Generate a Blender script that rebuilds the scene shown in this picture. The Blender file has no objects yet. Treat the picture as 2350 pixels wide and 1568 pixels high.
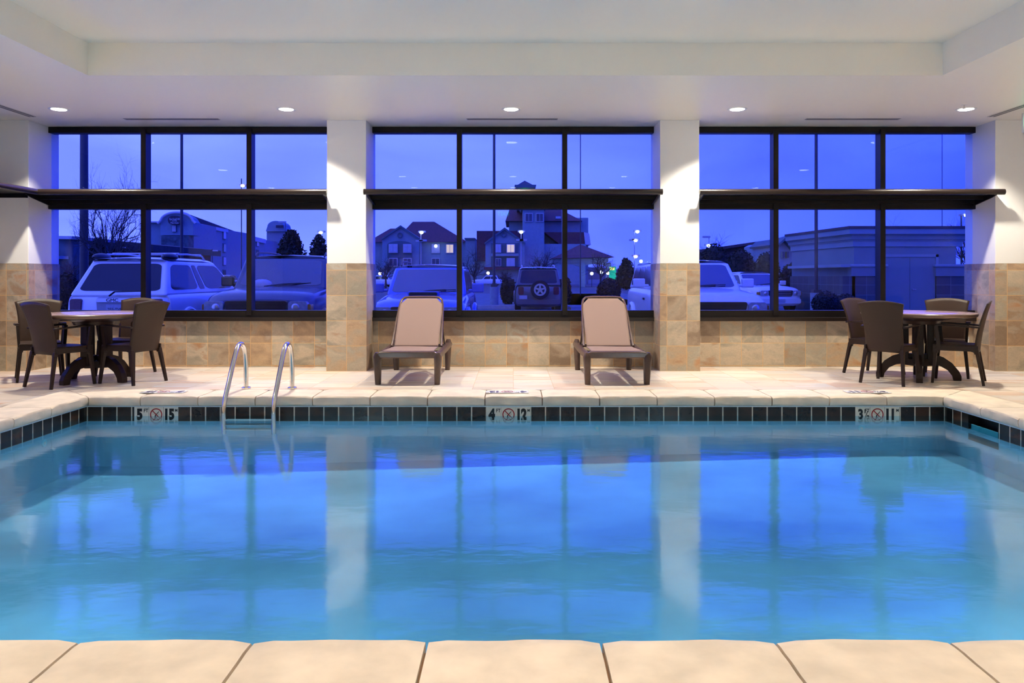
import bpy, bmesh, math, random
from mathutils import Vector, Matrix, noise
PI = math.pi
R = math.radians
random.seed(7)
C = bpy.context.scene.collection
F = 1800.0; VX = 1178.0; HY = 635.0; EYE = 1.22
def sc(D): return F / D
def X(px, D): return (px - VX) * D / F
def Z(py, D): return EYE + (HY - py) * D / F
# ------------------------------------------------------------------ helpers
def tag(o, label=None, cat=None, group=None, kind=None):
    if label: o['label'] = label
    if cat: o['category'] = cat
    if group: o['group'] = group
    if kind: o['kind'] = kind
    return o
def thing(name, label, cat, loc=(0, 0, 0), rz=0, group=None):
    o = bpy.data.objects.new(name, None)
    o.empty_display_size = .1
    C.objects.link(o); o.location = loc; o.rotation_euler = (0, 0, rz)
    return tag(o, label, cat, group)
def copy_tree(o, parent=None):
    c = o.copy(); C.objects.link(c)
    if parent: c.parent = parent
    for ch in list(o.children): copy_tree(ch, c)
    return c
class MB:
    def __init__(s): s.bm = bmesh.new()
    def hexa(s, p):
        v = [s.bm.verts.new(q) for q in p]
        for f in ((3, 2, 1, 0), (4, 5, 6, 7), (0, 1, 5, 4), (1, 2, 6, 5), (2, 3, 7, 6), (3, 0, 4, 7)):
            s.bm.faces.new([v[i] for i in f])
        return s
    def box(s, x0, x1, y0, y1, z0, z1):
        return s.hexa([(x0, y0, z0), (x1, y0, z0), (x1, y1, z0), (x0, y1, z0), (x0, y0, z1), (x1, y0, z1), (x1, y1, z1), (x0, y1, z1)])
    def prism(s, pts, ex):
        ex = Vector(ex); n = len(pts)
        a = [s.bm.verts.new(p) for p in pts]; b = [s.bm.verts.new(Vector(p) + ex) for p in pts]
        s.bm.faces.new(a); s.bm.faces.new(b[::-1])
        for i in range(n):
            j = (i + 1) % n
            s.bm.faces.new([a[j], a[i], b[i], b[j]])
        return s
    def plan(s, pts, z0, z1):
        return s.prism([(p[0], p[1], z0) for p in pts], (0, 0, z1 - z0))
    def beam(s, a, b, w, h=None, w2=None, h2=None, up=(0, 0, 1)):
        h = h or w; w2 = w2 or w; h2 = h2 or h
        a = Vector(a); b = Vector(b); d = (b - a).normalized(); u = Vector(up)
        if abs(d.dot(u)) > .98: u = Vector((0, 1, 0))
        x = d.cross(u).normalized(); y = x.cross(d).normalized()
        P = [a - x * w / 2 - y * h / 2, a + x * w / 2 - y * h / 2, a + x * w / 2 + y * h / 2, a - x * w / 2 + y * h / 2,
             b - x * w2 / 2 - y * h2 / 2, b + x * w2 / 2 - y * h2 / 2, b + x * w2 / 2 + y * h2 / 2, b - x * w2 / 2 + y * h2 / 2]
        return s.hexa(P)
    def tube(s, pts, r, n=12, cap=True):
        pts = [Vector(p) for p in pts]; m = len(pts)
        rr = r if isinstance(r, (list, tuple)) else [r] * m
        d = (pts[1] - pts[0]).normalized()
        u = Vector((0, 0, 1)) if abs(d.z) < .9 else Vector((1, 0, 0))
        x = d.cross(u).normalized(); rings = []
        for i, p in enumerate(pts):
            if 0 < i < m - 1: t = (pts[i + 1] - pts[i]).normalized() + (pts[i] - pts[i - 1]).normalized()
            elif i == 0: t = pts[1] - pts[0]
            else: t = pts[-1] - pts[-2]
            if t.length < 1e-9: t = d
            t.normalize(); x = (x - t * x.dot(t)).normalized(); y = t.cross(x)
            rings.append([s.bm.verts.new(p + (x * math.cos(2 * PI * k / n) + y * math.sin(2 * PI * k / n)) * rr[i]) for k in range(n)])
        for i in range(m - 1):
            for k in range(n):
                l = (k + 1) % n
                s.bm.faces.new([rings[i][k], rings[i][l], rings[i + 1][l], rings[i + 1][k]])
        if cap:
            s.bm.faces.new(rings[0][::-1]); s.bm.faces.new(rings[-1])
        return s
    def cyl(s, a, b, r, n=24, r2=None): return s.tube([a, b], [r, r if r2 is None else r2], n)
    def lathe(s, prof, c=(0, 0, 0), n=48):
        c = Vector(c); rings = []
        for (r, z) in prof:
            if r < 1e-6: rings.append([s.bm.verts.new(c + Vector((0, 0, z)))])
            else: rings.append([s.bm.verts.new(c + Vector((r * math.cos(2 * PI * k / n), r * math.sin(2 * PI * k / n), z))) for k in range(n)])
        for a, b in zip(rings, rings[1:]):
            for k in range(n):
                l = (k + 1) % n
                if len(a) == 1 and len(b) == 1: continue
                if len(a) == 1: s.bm.faces.new([a[0], b[l], b[k]])
                elif len(b) == 1: s.bm.faces.new([a[k], a[l], b[0]])
                else: s.bm.faces.new([a[k], a[l], b[l], b[k]])
        return s
    def grid(s, fn, nu, nv, thick=None, nrm=None):
        V = [[s.bm.verts.new(fn(i / nu, j / nv)) for j in range(nv + 1)] for i in range(nu + 1)]
        for i in range(nu):
            for j in range(nv): s.bm.faces.new([V[i][j], V[i + 1][j], V[i + 1][j + 1], V[i][j + 1]])
        if thick:
            off = Vector(nrm) * thick
            W = [[s.bm.verts.new(Vector(fn(i / nu, j / nv)) + off) for j in range(nv + 1)] for i in range(nu + 1)]
            for i in range(nu):
                for j in range(nv): s.bm.faces.new([W[i][j + 1], W[i + 1][j + 1], W[i + 1][j], W[i][j]])
            for i in range(nu):
                s.bm.faces.new([V[i + 1][0], V[i][0], W[i][0], W[i + 1][0]]); s.bm.faces.new([V[i][nv], V[i + 1][nv], W[i + 1][nv], W[i][nv]])
            for j in range(nv):
                s.bm.faces.new([V[0][j], V[0][j + 1], W[0][j + 1], W[0][j]]); s.bm.faces.new([V[nu][j + 1], V[nu][j], W[nu][j], W[nu][j + 1]])
        return s
    def loft(s, rings, closed=False, caps=True):
        V = [[s.bm.verts.new(p) for p in r] for r in rings]; n = len(V[0])
        for i in range(len(V) - 1):
            for k in range(n if closed else n - 1):
                l = (k + 1) % n
                s.bm.faces.new([V[i][k], V[i][l], V[i + 1][l], V[i + 1][k]])
        if caps:
            s.bm.faces.new(V[0][::-1]); s.bm.faces.new(V[-1])
        return s
    def ball(s, c, rx, ry, rz, u=16, v=10):
        c = Vector(c); m = Matrix.Translation(c) @ Matrix.Diagonal((rx, ry, rz, 1))
        bmesh.ops.create_uvsphere(s.bm, u_segments=u, v_segments=v, radius=1, matrix=m); return s
    def build(s, name, mat, parent=None, smooth=False, bevel=0, subsurf=0, seg=2):
        bmesh.ops.recalc_face_normals(s.bm, faces=s.bm.faces)
        me = bpy.data.meshes.new(name); s.bm.to_mesh(me); s.bm.free()
        me.materials.append(mat)
        if smooth:
            for p in me.polygons: p.use_smooth = True
            if smooth != 'all':
                me.set_sharp_from_angle(angle=R(38))
        o = bpy.data.objects.new(name, me); C.objects.link(o)
        if parent: o.parent = parent
        if bevel:
            b = o.modifiers.new('b', 'BEVEL'); b.width = bevel; b.segments = seg; b.limit_method = 'ANGLE'; b.angle_limit = R(35)
            b.harden_normals = False
        if subsurf:
            q = o.modifiers.new('s', 'SUBSURF'); q.levels = q.render_levels = subsurf
        return o
def text(name, s, size, mat, parent, loc, rot, bold=0.0, ext=.002, sx=1.0):
    cu = bpy.data.curves.new(name, 'FONT'); cu.body = s; cu.size = size; cu.extrude = ext; cu.offset = bold
    cu.align_x = 'CENTER'; cu.align_y = 'CENTER'
    t = bpy.data.objects.new(name, cu); C.objects.link(t)
    bpy.context.view_layer.update()
    me = bpy.data.meshes.new_from_object(t)
    bpy.data.objects.remove(t)
    for v in me.vertices: v.co.x *= sx
    me.materials.clear(); me.materials.append(mat)
    o = bpy.data.objects.new(name, me); C.objects.link(o)
    if parent: o.parent = parent
    o.location = loc; o.rotation_euler = rot
    return o
# ------------------------------------------------------------------ materials
def nmat(name):
    m = bpy.data.materials.new(name); m.use_nodes = True
    return m, m.node_tree.nodes, m.node_tree.links, m.node_tree.nodes['Principled BSDF']
def mat(name, col, rough=.5, metal=0, emit=None, es=1, noise_s=0, namp=.15, bump=0, spec=None, coat=0):
    m, N, L, b = nmat(name)
    b.inputs['Base Color'].default_value = (*col, 1); b.inputs['Roughness'].default_value = rough; b.inputs['Metallic'].default_value = metal
    if spec is not None: b.inputs['Specular IOR Level'].default_value = spec
    if coat: b.inputs['Coat Weight'].default_value = coat
    if emit:
        b.inputs['Emission Color'].default_value = (*emit, 1); b.inputs['Emission Strength'].default_value = es
    if noise_s:
        tc = N.new('ShaderNodeTexCoord'); n = N.new('ShaderNodeTexNoise'); n.inputs['Scale'].default_value = noise_s; n.inputs['Detail'].default_value = 5
        L.new(tc.outputs['Object'], n.inputs['Vector'])
        r = N.new('ShaderNodeMapRange'); r.inputs['From Min'].default_value = .3; r.inputs['From Max'].default_value = .7
        r.inputs['To Min'].default_value = 1 - namp; r.inputs['To Max'].default_value = 1 + namp
        L.new(n.outputs['Fac'], r.inputs['Value'])
        v = N.new('ShaderNodeVectorMath'); v.operation = 'SCALE'; v.inputs[0].default_value = col
        L.new(r.outputs[0], v.inputs['Scale']); L.new(v.outputs[0], b.inputs['Base Color'])
        if bump:
            bp = N.new('ShaderNodeBump'); bp.inputs['Strength'].default_value = bump; bp.inputs['Distance'].default_value = .01
            L.new(n.outputs['Fac'], bp.inputs['Height']); L.new(bp.outputs[0], b.inputs['Normal'])
    return m
def tile_mat(name, su, sv, ou, ov, palette, grout, gw=.006, rough=.35, plane='wall', stain=None, svar=.18, bump=.25, nscale=7):
    """stone tiles in place coordinates; plane 'wall' (u follows the wall, v = z) or 'floor' (u = x, v = y)"""
    m, N, L, b = nmat(name)
    g = N.new('ShaderNodeNewGeometry'); sp = N.new('ShaderNodeSeparateXYZ'); L.new(g.outputs['Position'], sp.inputs[0])
    def M(op, a, bb=None, c=None):
        n = N.new('ShaderNodeMath'); n.operation = op
        for i, q in enumerate((a, bb, c)):
            if q is None: continue
            if isinstance(q, (int, float)): n.inputs[i].default_value = q
            else: L.new(q, n.inputs[i])
        return n.outputs[0]
    if plane == 'wall':
        sn = N.new('ShaderNodeSeparateXYZ'); L.new(g.outputs['True Normal'], sn.inputs[0])
        k = M('GREATER_THAN', M('ABSOLUTE', sn.outputs[0]), .5)
        u = M('ADD', M('MULTIPLY', sp.outputs[1], k), M('MULTIPLY', sp.outputs[0], M('SUBTRACT', 1, k))); v = sp.outputs[2]
    else: u, v = sp.outputs[0], sp.outputs[1]
    u = M('DIVIDE', M('SUBTRACT', u, ou), su); v = M('DIVIDE', M('SUBTRACT', v, ov), sv)
    cu, cv = M('FLOOR', u), M('FLOOR', v)
    fu, fv = M('SUBTRACT', u, cu), M('SUBTRACT', v, cv)
    du = M('MULTIPLY', M('MINIMUM', fu, M('SUBTRACT', 1, fu)), su); dv = M('MULTIPLY', M('MINIMUM', fv, M('SUBTRACT', 1, fv)), sv)
    e = M('MINIMUM', du, dv)
    mr = N.new('ShaderNodeMapRange'); L.new(e, mr.inputs['Value']); mr.inputs['From Min'].default_value = gw * .35; mr.inputs['From Max'].default_value = gw * .65
    cb = N.new('ShaderNodeCombineXYZ'); L.new(cu, cb.inputs[0]); L.new(cv, cb.inputs[1])
    wn = N.new('ShaderNodeTexWhiteNoise'); wn.noise_dimensions = '3D'; L.new(cb.outputs[0], wn.inputs['Vector'])
    rp = N.new('ShaderNodeValToRGB'); rp.color_ramp.interpolation = 'LINEAR'
    els = rp.color_ramp.elements
    while len(els) < len(palette): els.new(.5)
    for i, c in enumerate(palette): els[i].position = i / (len(palette) - 1); els[i].color = (*c, 1)
    # noise inside each tile, shifted per tile
    sh = N.new('ShaderNodeVectorMath'); sh.operation = 'MULTIPLY_ADD'; L.new(wn.outputs['Color'], sh.inputs[0]); sh.inputs[1].default_value = (37, 53, 29); L.new(g.outputs['Position'], sh.inputs[2])
    mp = N.new('ShaderNodeMapping'); L.new(sh.outputs[0], mp.inputs[0])
    mp.inputs['Scale'].default_value = (1, 1, 1.5) if plane == 'wall' else (.45, 1.8, 1)
    n1 = N.new('ShaderNodeTexNoise'); n1.inputs['Scale'].default_value = nscale * .45; n1.inputs['Detail'].default_value = 4; n1.inputs['Distortion'].default_value = .8; L.new(mp.outputs[0], n1.inputs['Vector'])
    n2 = N.new('ShaderNodeTexNoise'); n2.inputs['Scale'].default_value = nscale * 4; n2.inputs['Detail'].default_value = 6; n2.inputs['Distortion'].default_value = 1.5; L.new(mp.outputs[0], n2.inputs['Vector'])
    L.new(M('ADD', M('MULTIPLY', wn.outputs['Value'], .95), M('MULTIPLY', M('SUBTRACT', n1.outputs['Fac'], .45), .7)), rp.inputs['Fac'])
    vr = M('ADD', 1 - svar * .5, M('MULTIPLY', n2.outputs['Fac'], svar))
    sv2 = N.new('ShaderNodeVectorMath'); sv2.operation = 'SCALE'; L.new(rp.outputs['Color'], sv2.inputs[0]); L.new(vr, sv2.inputs['Scale'])
    col = sv2.outputs[0]
    if stain:
        s1 = N.new('ShaderNodeMapRange'); L.new(M('ADD', M('MULTIPLY', n1.outputs['Fac'], 1.0), M('MULTIPLY', M('FRACT', M('MULTIPLY', wn.outputs['Value'], 17.3)), .25)), s1.inputs['Value'])
        s1.inputs['From Min'].default_value = .76; s1.inputs['From Max'].default_value = .92; s1.inputs['To Max'].default_value = .75
        mx = N.new('ShaderNodeMix'); mx.data_type = 'RGBA'; L.new(s1.outputs[0], mx.inputs['Factor']); L.new(col, mx.inputs['A']); mx.inputs['B'].default_value = (*stain, 1)
        col = mx.outputs['Result']
    mx = N.new('ShaderNodeMix'); mx.data_type = 'RGBA'; L.new(mr.outputs[0], mx.inputs['Factor']); mx.inputs['A'].default_value = (*grout, 1); L.new(col, mx.inputs['B'])
    L.new(mx.outputs['Result'], b.inputs['Base Color'])
    b.inputs['Roughness'].default_value = rough
    bp = N.new('ShaderNodeBump'); bp.inputs['Strength'].default_value = bump; bp.inputs['Distance'].default_value = .006
    L.new(M('ADD', mr.outputs[0], M('MULTIPLY', n2.outputs['Fac'], .9)), bp.inputs['Height']); L.new(bp.outputs[0], b.inputs['Normal'])
    return m
def glass_mat(name, tint, ior=1.5, gl=(1, 1, 1), rough=0.0, bumpscale=0, bumpstr=.1, boost=1.0):
    m = bpy.data.materials.new(name); m.use_nodes = True; N = m.node_tree.nodes; L = m.node_tree.links; N.clear()
    o = N.new('ShaderNodeOutputMaterial'); mx = N.new('ShaderNodeMixShader'); t = N.new('ShaderNodeBsdfTransparent'); g = N.new('ShaderNodeBsdfGlossy'); f = N.new('ShaderNodeFresnel')
    t.inputs['Color'].default_value = (*tint, 1); g.inputs['Roughness'].default_value = rough; g.inputs['Color'].default_value = (*gl, 1); f.inputs['IOR'].default_value = ior
    L.new(t.outputs[0], mx.inputs[1]); L.new(g.outputs[0], mx.inputs[2]); L.new(mx.outputs[0], o.inputs['Surface'])
    if boost != 1:
        k = N.new('ShaderNodeMath'); k.operation = 'MULTIPLY'; k.use_clamp = True; L.new(f.outputs[0], k.inputs[0]); k.inputs[1].default_value = boost; L.new(k.outputs[0], mx.inputs[0])
    else: L.new(f.outputs[0], mx.inputs[0])
    if bumpscale:
        tc = N.new('ShaderNodeTexCoord'); mp = N.new('ShaderNodeMapping'); mp.inputs['Scale'].default_value = (.55, 1.0, 1); L.new(tc.outputs['Object'], mp.inputs[0])
        n = N.new('ShaderNodeTexNoise'); n.inputs['Scale'].default_value = bumpscale; n.inputs['Detail'].default_value = 3; L.new(mp.outputs[0], n.inputs['Vector'])
        bp = N.new('ShaderNodeBump'); bp.inputs['Strength'].default_value = bumpstr; bp.inputs['Distance'].default_value = .02; L.new(n.outputs['Fac'], bp.inputs['Height'])
        L.new(bp.outputs[0], g.inputs['Normal'])
    return m
def weave_mat(name, col, fx=95, fz=120, rough=.42, bump=.5):
    m, N, L, b = nmat(name)
    tc = N.new('ShaderNodeTexCoord'); sp = N.new('ShaderNodeSeparateXYZ'); L.new(tc.outputs['Object'], sp.inputs[0])
    def M(op, a, bb=None):
        n = N.new('ShaderNodeMath'); n.operation = op
        for i, q in enumerate((a, bb)):
            if q is None: continue
            if isinstance(q, (int, float)): n.inputs[i].default_value = q
            else: L.new(q, n.inputs[i])
        return n.outputs[0]
    z = M('MULTIPLY', M('ADD', sp.outputs[2], sp.outputs[1]), fz * PI)
    row = M('FLOOR', M('DIVIDE', z, PI))
    x = M('ADD', M('MULTIPLY', sp.outputs[0], fx * PI), M('MULTIPLY', row, PI / 2))
    h = M('MULTIPLY', M('ABSOLUTE', M('SINE', x)), M('ABSOLUTE', M('SINE', z)))
    bp = N.new('ShaderNodeBump'); bp.inputs['Strength'].default_value = bump; bp.inputs['Distance'].default_value = .004; L.new(h, bp.inputs['Height']); L.new(bp.outputs[0], b.inputs['Normal'])
    s = N.new('ShaderNodeVectorMath'); s.operation = 'SCALE'; s.inputs[0].default_value = col; L.new(M('ADD', .78, M('MULTIPLY', h, .4)), s.inputs['Scale']); L.new(s.outputs[0], b.inputs['Base Color'])
    b.inputs['Roughness'].default_value = rough; b.inputs['Specular IOR Level'].default_value = .28
    return m

M_ = {}
M_['paint'] = mat('white_paint', (.80, .79, .77), .55, noise_s=260, namp=.02, bump=.06)
M_['ceil'] = mat('ceiling_paint', (.885, .85, .775), .42, noise_s=260, namp=.015, bump=.03)
M_['bronze'] = mat('dark_bronze_metal', (.007, .005, .005), .4, 0, noise_s=30, namp=.1, spec=.25)
M_['bronze2'] = mat('bronze_tube', (.018, .011, .009), .3, .2, noise_s=30, namp=.1)
M_['chrome'] = mat('polished_steel', (.68, .66, .63), .16, 1, noise_s=40, namp=.05)
stone = [(.25, .175, .115), (.40, .30, .21), (.30, .265, .20), (.50, .40, .29), (.38, .33, .25), (.47, .32, .19), (.33, .22, .14), (.44, .40, .32)]
M_['wtile'] = tile_mat('slate_wall_tile', .2885, .303, .178 - .2885 * 3 + .02, .02, stone, (.66, .40, .17), .006, .42, stain=(.42, .18, .06), svar=.45)
M_['ctile'] = tile_mat('slate_column_tile', .258, .326, -2.406, 0, stone, (.66, .40, .17), .006, .42, stain=(.42, .18, .06), svar=.45)
M_['ftile'] = tile_mat('stone_floor_tile', .445, .30, -.0, .25, [(.62, .54, .46), (.78, .68, .56), (.66, .60, .55), (.86, .77, .66), (.74, .56, .43), (.74, .71, .66)], (.66, .52, .38), .008, .27, 'floor', stain=(.62, .36, .22), svar=.16, bump=.12, nscale=5)
M_['ptile'] = tile_mat('dark_waterline_tile', .1512, .158, .178, -.264, [(.012, .009, .008), (.03, .018, .013), (.018, .013, .012), (.05, .026, .016)], (.55, .50, .40), .012, .22, svar=.8, bump=.1, nscale=16)
M_['coping'] = mat('cast_stone_coping', (.72, .61, .475), .66, noise_s=5.5, namp=.13, bump=.45)
M_['plaster'] = mat('pool_plaster', (.36, .64, .78), .6, noise_s=1.3, namp=.16)
M_['water'] = glass_mat('pool_water', (.50, .76, .93), 1.42, (.85, .93, 1), .085, 6.5, .09)
M_['glass'] = glass_mat('window_glass', (.78, .92, 1), 1.36, (.75, .88, 1))
M_['resin'] = mat('brown_resin', (.024, .013, .009), .42, noise_s=60, namp=.08, spec=.25)
M_['weave'] = weave_mat('brown_woven_resin', (.040, .021, .013), 110, 150, .42, .22)
M_['tabletop'] = mat('speckled_table_laminate', (.30, .20, .15), .22, noise_s=90, namp=.35)
M_['lresin'] = mat('lounger_resin', (.10, .058, .042), .22, noise_s=30, namp=.08)
M_['ldark'] = mat('lounger_resin_dark', (.045, .024, .017), .3, noise_s=30, namp=.08)
M_['sling'] = weave_mat('taupe_sling_fabric', (.29, .195, .165), 260, 260, .75, .15)
M_['lens'] = mat('lamp_lens', (1, 1, 1), .4, emit=(1, .97, .9), es=9)
M_['white'] = mat('white_plastic', (.75, .75, .73), .35, noise_s=50, namp=.02)
M_['mark'] = mat('cream_marker_tile', (.66, .64, .55), .3, noise_s=25, namp=.05)
M_['markw'] = mat('white_marker_tile', (.80, .80, .80), .3, noise_s=25, namp=.03)
M_['black'] = mat('black_enamel', (.006, .005, .005), .35, noise_s=50, namp=.05)
M_['red'] = mat('red_enamel', (.33, .01, .01), .35, noise_s=50, namp=.05)
M_['green'] = mat('green_lit_letters', (0, .5, .3), .5, emit=(.05, 1, .55), es=3)
M_['slot'] = mat('vent_slot', (.02, .02, .025), .6, noise_s=50, namp=.05)
M_['grille'] = mat('vent_metal', (.45, .44, .43), .4, noise_s=50, namp=.03)
# ------------------------------------------------------------------ camera
cam = bpy.data.cameras.new('camera'); co = bpy.data.objects.new('camera', cam); C.objects.link(co)
co.location = (0, 0, EYE); co.rotation_euler = (R(90), 0, 0)
cam.sensor_width = 36; cam.lens = F / 2350 * 36; cam.shift_x = -3 / 2350; cam.shift_y = -(784 - HY) / 2350; cam.clip_end = 2000
bpy.context.scene.camera = co
vs = bpy.context.scene.view_settings
vs.view_transform = 'Standard'; vs.look = 'None'; vs.gamma = 1; vs.exposure = .92; vs.use_curve_mapping = False
# ------------------------------------------------------------------ the room
DC = 10.12; DWIN = 10.55; DW = 10.60; ZC = 3.24; ZT = 3.565
RL, RR, RB = -6.9, 6.9, -2.2
def struct(o, n=None):
    o['kind'] = 'structure'; return o
PX0, PX1, PY0, PY1 = -4.805, 4.855, 2.177, 8.46      # outer edge of the coping
m = MB()
for (a, b, c, d) in ((RL, PX0, RB, DW), (PX1, RR, RB, DW), (PX0, PX1, RB, PY0), (PX0, PX1, PY1, DW)):
    m.box(a, b, c, d, -.12, 0)
struct(m.build('floor', M_['ftile']))
m = MB().box(-6.2, 6.2, 9.10, 9.115, 0, .002); struct(m.build('trim_1', mat('drain_strip', (.72, .68, .60), .5, noise_s=30, namp=.05)))
# lower tiled wall, window openings above it
struct(MB().box(RL, RR, DW, DW + .25, -.3, .63).build('wall_front', M_['wtile']))
struct(MB().box(RL, RR, DW + .02, DW + .25, 3.19, 3.75).build('wall_front', M_['paint']))
for i, (a, b) in enumerate(((-2.406, -1.90), (1.894, 2.40))):
    o = struct(MB().box(a, b, DC, DW + .2, 1.389, ZC).build('column', M_['paint'], bevel=.004))
    w = MB().box(a - .004, b + .008, DC - .01, DW + .2, 0, 1.389).build('tile_wainscot', M_['ctile'], o)
for s, (a, b) in zip(('left', 'right'), ((RL, -6.256), (6.22, RR))):
    o = struct(MB().box(a, b, DC, DW + .2, 1.389, ZC).build('column', M_['paint'], bevel=.004))
    MB().box(a, b + .01 if s == 'left' else b, DC - .01, DW + .2, 0, 1.389).build('tile_wainscot', M_['ctile'], o) if s == 'left' else MB().box(a - .01, b, DC - .01, DW + .2, 0, 1.389).build('tile_wainscot', M_['ctile'], o)
# side walls and the wall behind the camera
struct(MB().box(RL - .2, RL, RB - .2, DW, 0, .65).build('wall_left', M_['wtile']))
struct(MB().box(RL - .2, RL, 9.6, DW, .65, ZC).box(RL - .2, RL, RB - .2, 4.6, .65, ZC).box(RL - .2, RL, 4.6, 9.6, 3.19, ZC).build('wall_left', M_['paint']))
struct(MB().box(RR, RR + .2, RB - .2, DW, 0, 1.389).build('wall_right', M_['wtile']))
struct(MB().box(RR, RR + .2, RB - .2, DW, 1.389, ZC).build('wall_right', M_['paint']))
struct(MB().box(RL, RR, RB - .2, RB, 0, 1.389).build('wall_back', M_['wtile']))
struct(MB().box(RL, RR, RB - .2, RB, 1.389, ZC).build('wall_back', mat('tan_wall_paint', (.36, .30, .24), .6, noise_s=200, namp=.02)))
# ceiling: low soffit ring and raised tray
CX0, CX1, CY0, CY1 = -4.27, 4.31, -.6, 7.87
m = MB()
for (a, b, c, d) in ((RL, CX0, RB, DW + .25), (CX1, RR, RB, DW + .25), (CX0, CX1, RB, CY0), (CX0, CX1, CY1, DW + .25)):
    m.box(a, b, c, d, ZC, ZC + .3 + .1)
m.box(CX0, CX1, CY0, CY1, ZT, ZT + .1)
struct(m.build('ceiling', M_['ceil']))
# windows
BAYS = [(-6.256, -2.402, (-4.97, -3.55)), (-1.896, 1.890, (-.727, .692)), (2.404, 6.22, (3.529, 4.965))]
for i, (a, b, mul) in enumerate(BAYS):
    w = MB()
    w.box(a, b, DWIN, DWIN + .14, 3.155, 3.235)                       # head
    w.box(a, b, DWIN, DWIN + .14, Z(480, DWIN), Z(452, DWIN))         # transom
    w.box(a, b, DWIN, DWIN + .14, .655, .765)                         # bottom rail
    for x in mul: w.box(x - .034, x + .034, DWIN - .02, DWIN + .14, .70, 3.2)
    o = struct(w.build('window_%d' % (i + 1), M_['bronze'], bevel=.003))
    MB().box(a, b, DWIN - .035, DWIN + .1, .622, .672).build('window_sill', M_['bronze2'], o, bevel=.004)
    xs = [a] + list(mul) + [b]
    for k in range(3):
        for (z0, z1) in ((.765, Z(480, DWIN)), (Z(452, DWIN), 3.155)):
            MB().grid(lambda u, v: (xs[k] + u * (xs[k + 1] - xs[k]), DWIN + .075, z0 + v * (z1 - z0)), 1, 1).build('pane', M_['glass'], o)
            if o.children[-1].data.polygons[0].normal.y > 0: o.children[-1].data.flip_normals()
w = MB().box(RL - .12, RL, 4.6, 9.6, 3.12, 3.19).box(RL - .12, RL, 4.6, 9.6, .65, .76).box(RL - .12, RL, 4.6, 9.6, 2.13, 2.29)
for y in (4.6, 6.2, 7.9, 9.53): w.box(RL - .12, RL, y, y + .07, .65, 3.19)
o = struct(w.build('window_4', M_['bronze']))
MB().box(RL - .07, RL - .069, 4.6, 9.6, .7, 3.15).build('pane', M_['glass'], o)
# ------------------------------------------------------------------ light shelves
def shelf(name, label, x0, x1, sx0, sx1, arm=False):
    t = thing(name, label, 'light shelf', ((sx0 + sx1) / 2, 10.2, 2.25), group='dark bronze light shelves across the windows')
    cx = (sx0 + sx1) / 2
    def L(v): return (v[0] - cx, v[1] - 10.2, v[2] - 2.25)
    def bx(mb, a, b, c, d, e, f): mb.box(a - cx, b - cx, c - 10.2, d - 10.2, e - 2.25, f - 2.25)
    p = MB(); bx(p, sx0, sx1, 9.96, DWIN - .001, 2.285, 2.305)
    if arm: bx(p, -6.85, -6.03, 5.0, 10.10, 2.285, 2.305)
    p.build('shelf_panel', M_['bronze'], t)
    p = MB(); bx(p, sx0, sx1, 10.30, 10.34, 2.235, 2.285); bx(p, sx0, sx1, DWIN - .04, DWIN - .001, 2.20, 2.285)
    if arm: bx(p, -6.85, -6.80, 5.0, 10.10, 2.2, 2.285); bx(p, -6.85, -6.26, 10.06, 10.115, 2.235, 2.285)
    p.build('stiffener', M_['bronze'], t)
    p = MB().cyl(L((x0, 9.96, 2.297)), L((x1, 9.96, 2.297)), .037, 24)
    if arm: p.cyl(L((-6.05, 9.975, 2.297)), L((-6.05, 5.0, 2.297)), .037, 24)
    p.build('front_tube', M_['bronze2'], t, smooth=True)
    for x in (sx0 + .02, sx1 - .02):
        p = MB().prism([L((x - .008, 9.98, 2.285)), L((x - .008, DWIN - .002, 2.285)), L((x - .008, DWIN - .002, 2.17)), L((x - .008, 10.15, 2.24))], (.016, 0, 0))
        p.build('end_bracket', M_['bronze'], t)
    return t
shelf('light_shelf', 'dark bronze light shelf across the left window bay, turning the corner along the left wall', -6.06, -2.368, -6.25, -2.42, True)
shelf('light_shelf', 'dark bronze light shelf across the middle window bay, between the two white columns', -1.90, 1.895, -1.885, 1.88)
shelf('light_shelf', 'dark bronze light shelf across the right window bay above the utility building view', 2.365, 6.236, 2.42, 6.21)
# ------------------------------------------------------------------ recessed lights, vents, exit signs
def spot(parent, loc, watts, size=118, blend=.42, col=(1, .91, .76), rad=.06):
    l = bpy.data.lights.new('lamp', 'SPOT'); l.energy = watts; l.spot_size = R(size); l.spot_blend = blend; l.color = col; l.shadow_soft_size = rad
    o = bpy.data.objects.new('lamp', l); C.objects.link(o); o.parent = parent; o.location = loc
    return o
LW = 222
def downlight(x, y, z, label, watts, size=116, group='recessed ceiling downlights'):
    t = thing('recessed_light', label, 'ceiling light', (x, y, z), group=group)
    MB().lathe([(.085, -.004), (.115, -.006), (.118, 0), (.085, 0)]).build('trim_ring', M_['white'], t, smooth=True)
    MB().lathe([(0, -.007), (.08, -.007), (.088, -.003), (.088, 0), (0, 0)]).build('lens', M_['lens'], t, smooth=True)
    spot(t, (0, 0, -.02), watts, size)
for px, lab in ((135, 'round recessed downlight above the left patio table, leftmost of five in the soffit'), (657, 'round recessed downlight in the soffit just left of the left white column'),
                (1173, 'round recessed downlight in the middle of the soffit above the two loungers'), (1692, 'round recessed downlight in the soffit just right of the right white column'),
                (2217, 'round recessed downlight above the right patio table, rightmost of five in the soffit')):
    downlight(X(px, 9.46), 9.46, ZC, lab, LW)
for sx, nm in ((-5.5, 'left'), (5.5, 'right')):
    for y in (6.4, 3.4, .4): downlight(sx, y, ZC, 'round recessed downlight in the %s soffit outside the view, %s of three' % (nm, {6.4: 'farthest', 3.4: 'middle', .4: 'nearest'}[y]), LW * (.25 if y > 5 else .6 if y > 2 else 1.2))
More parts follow.
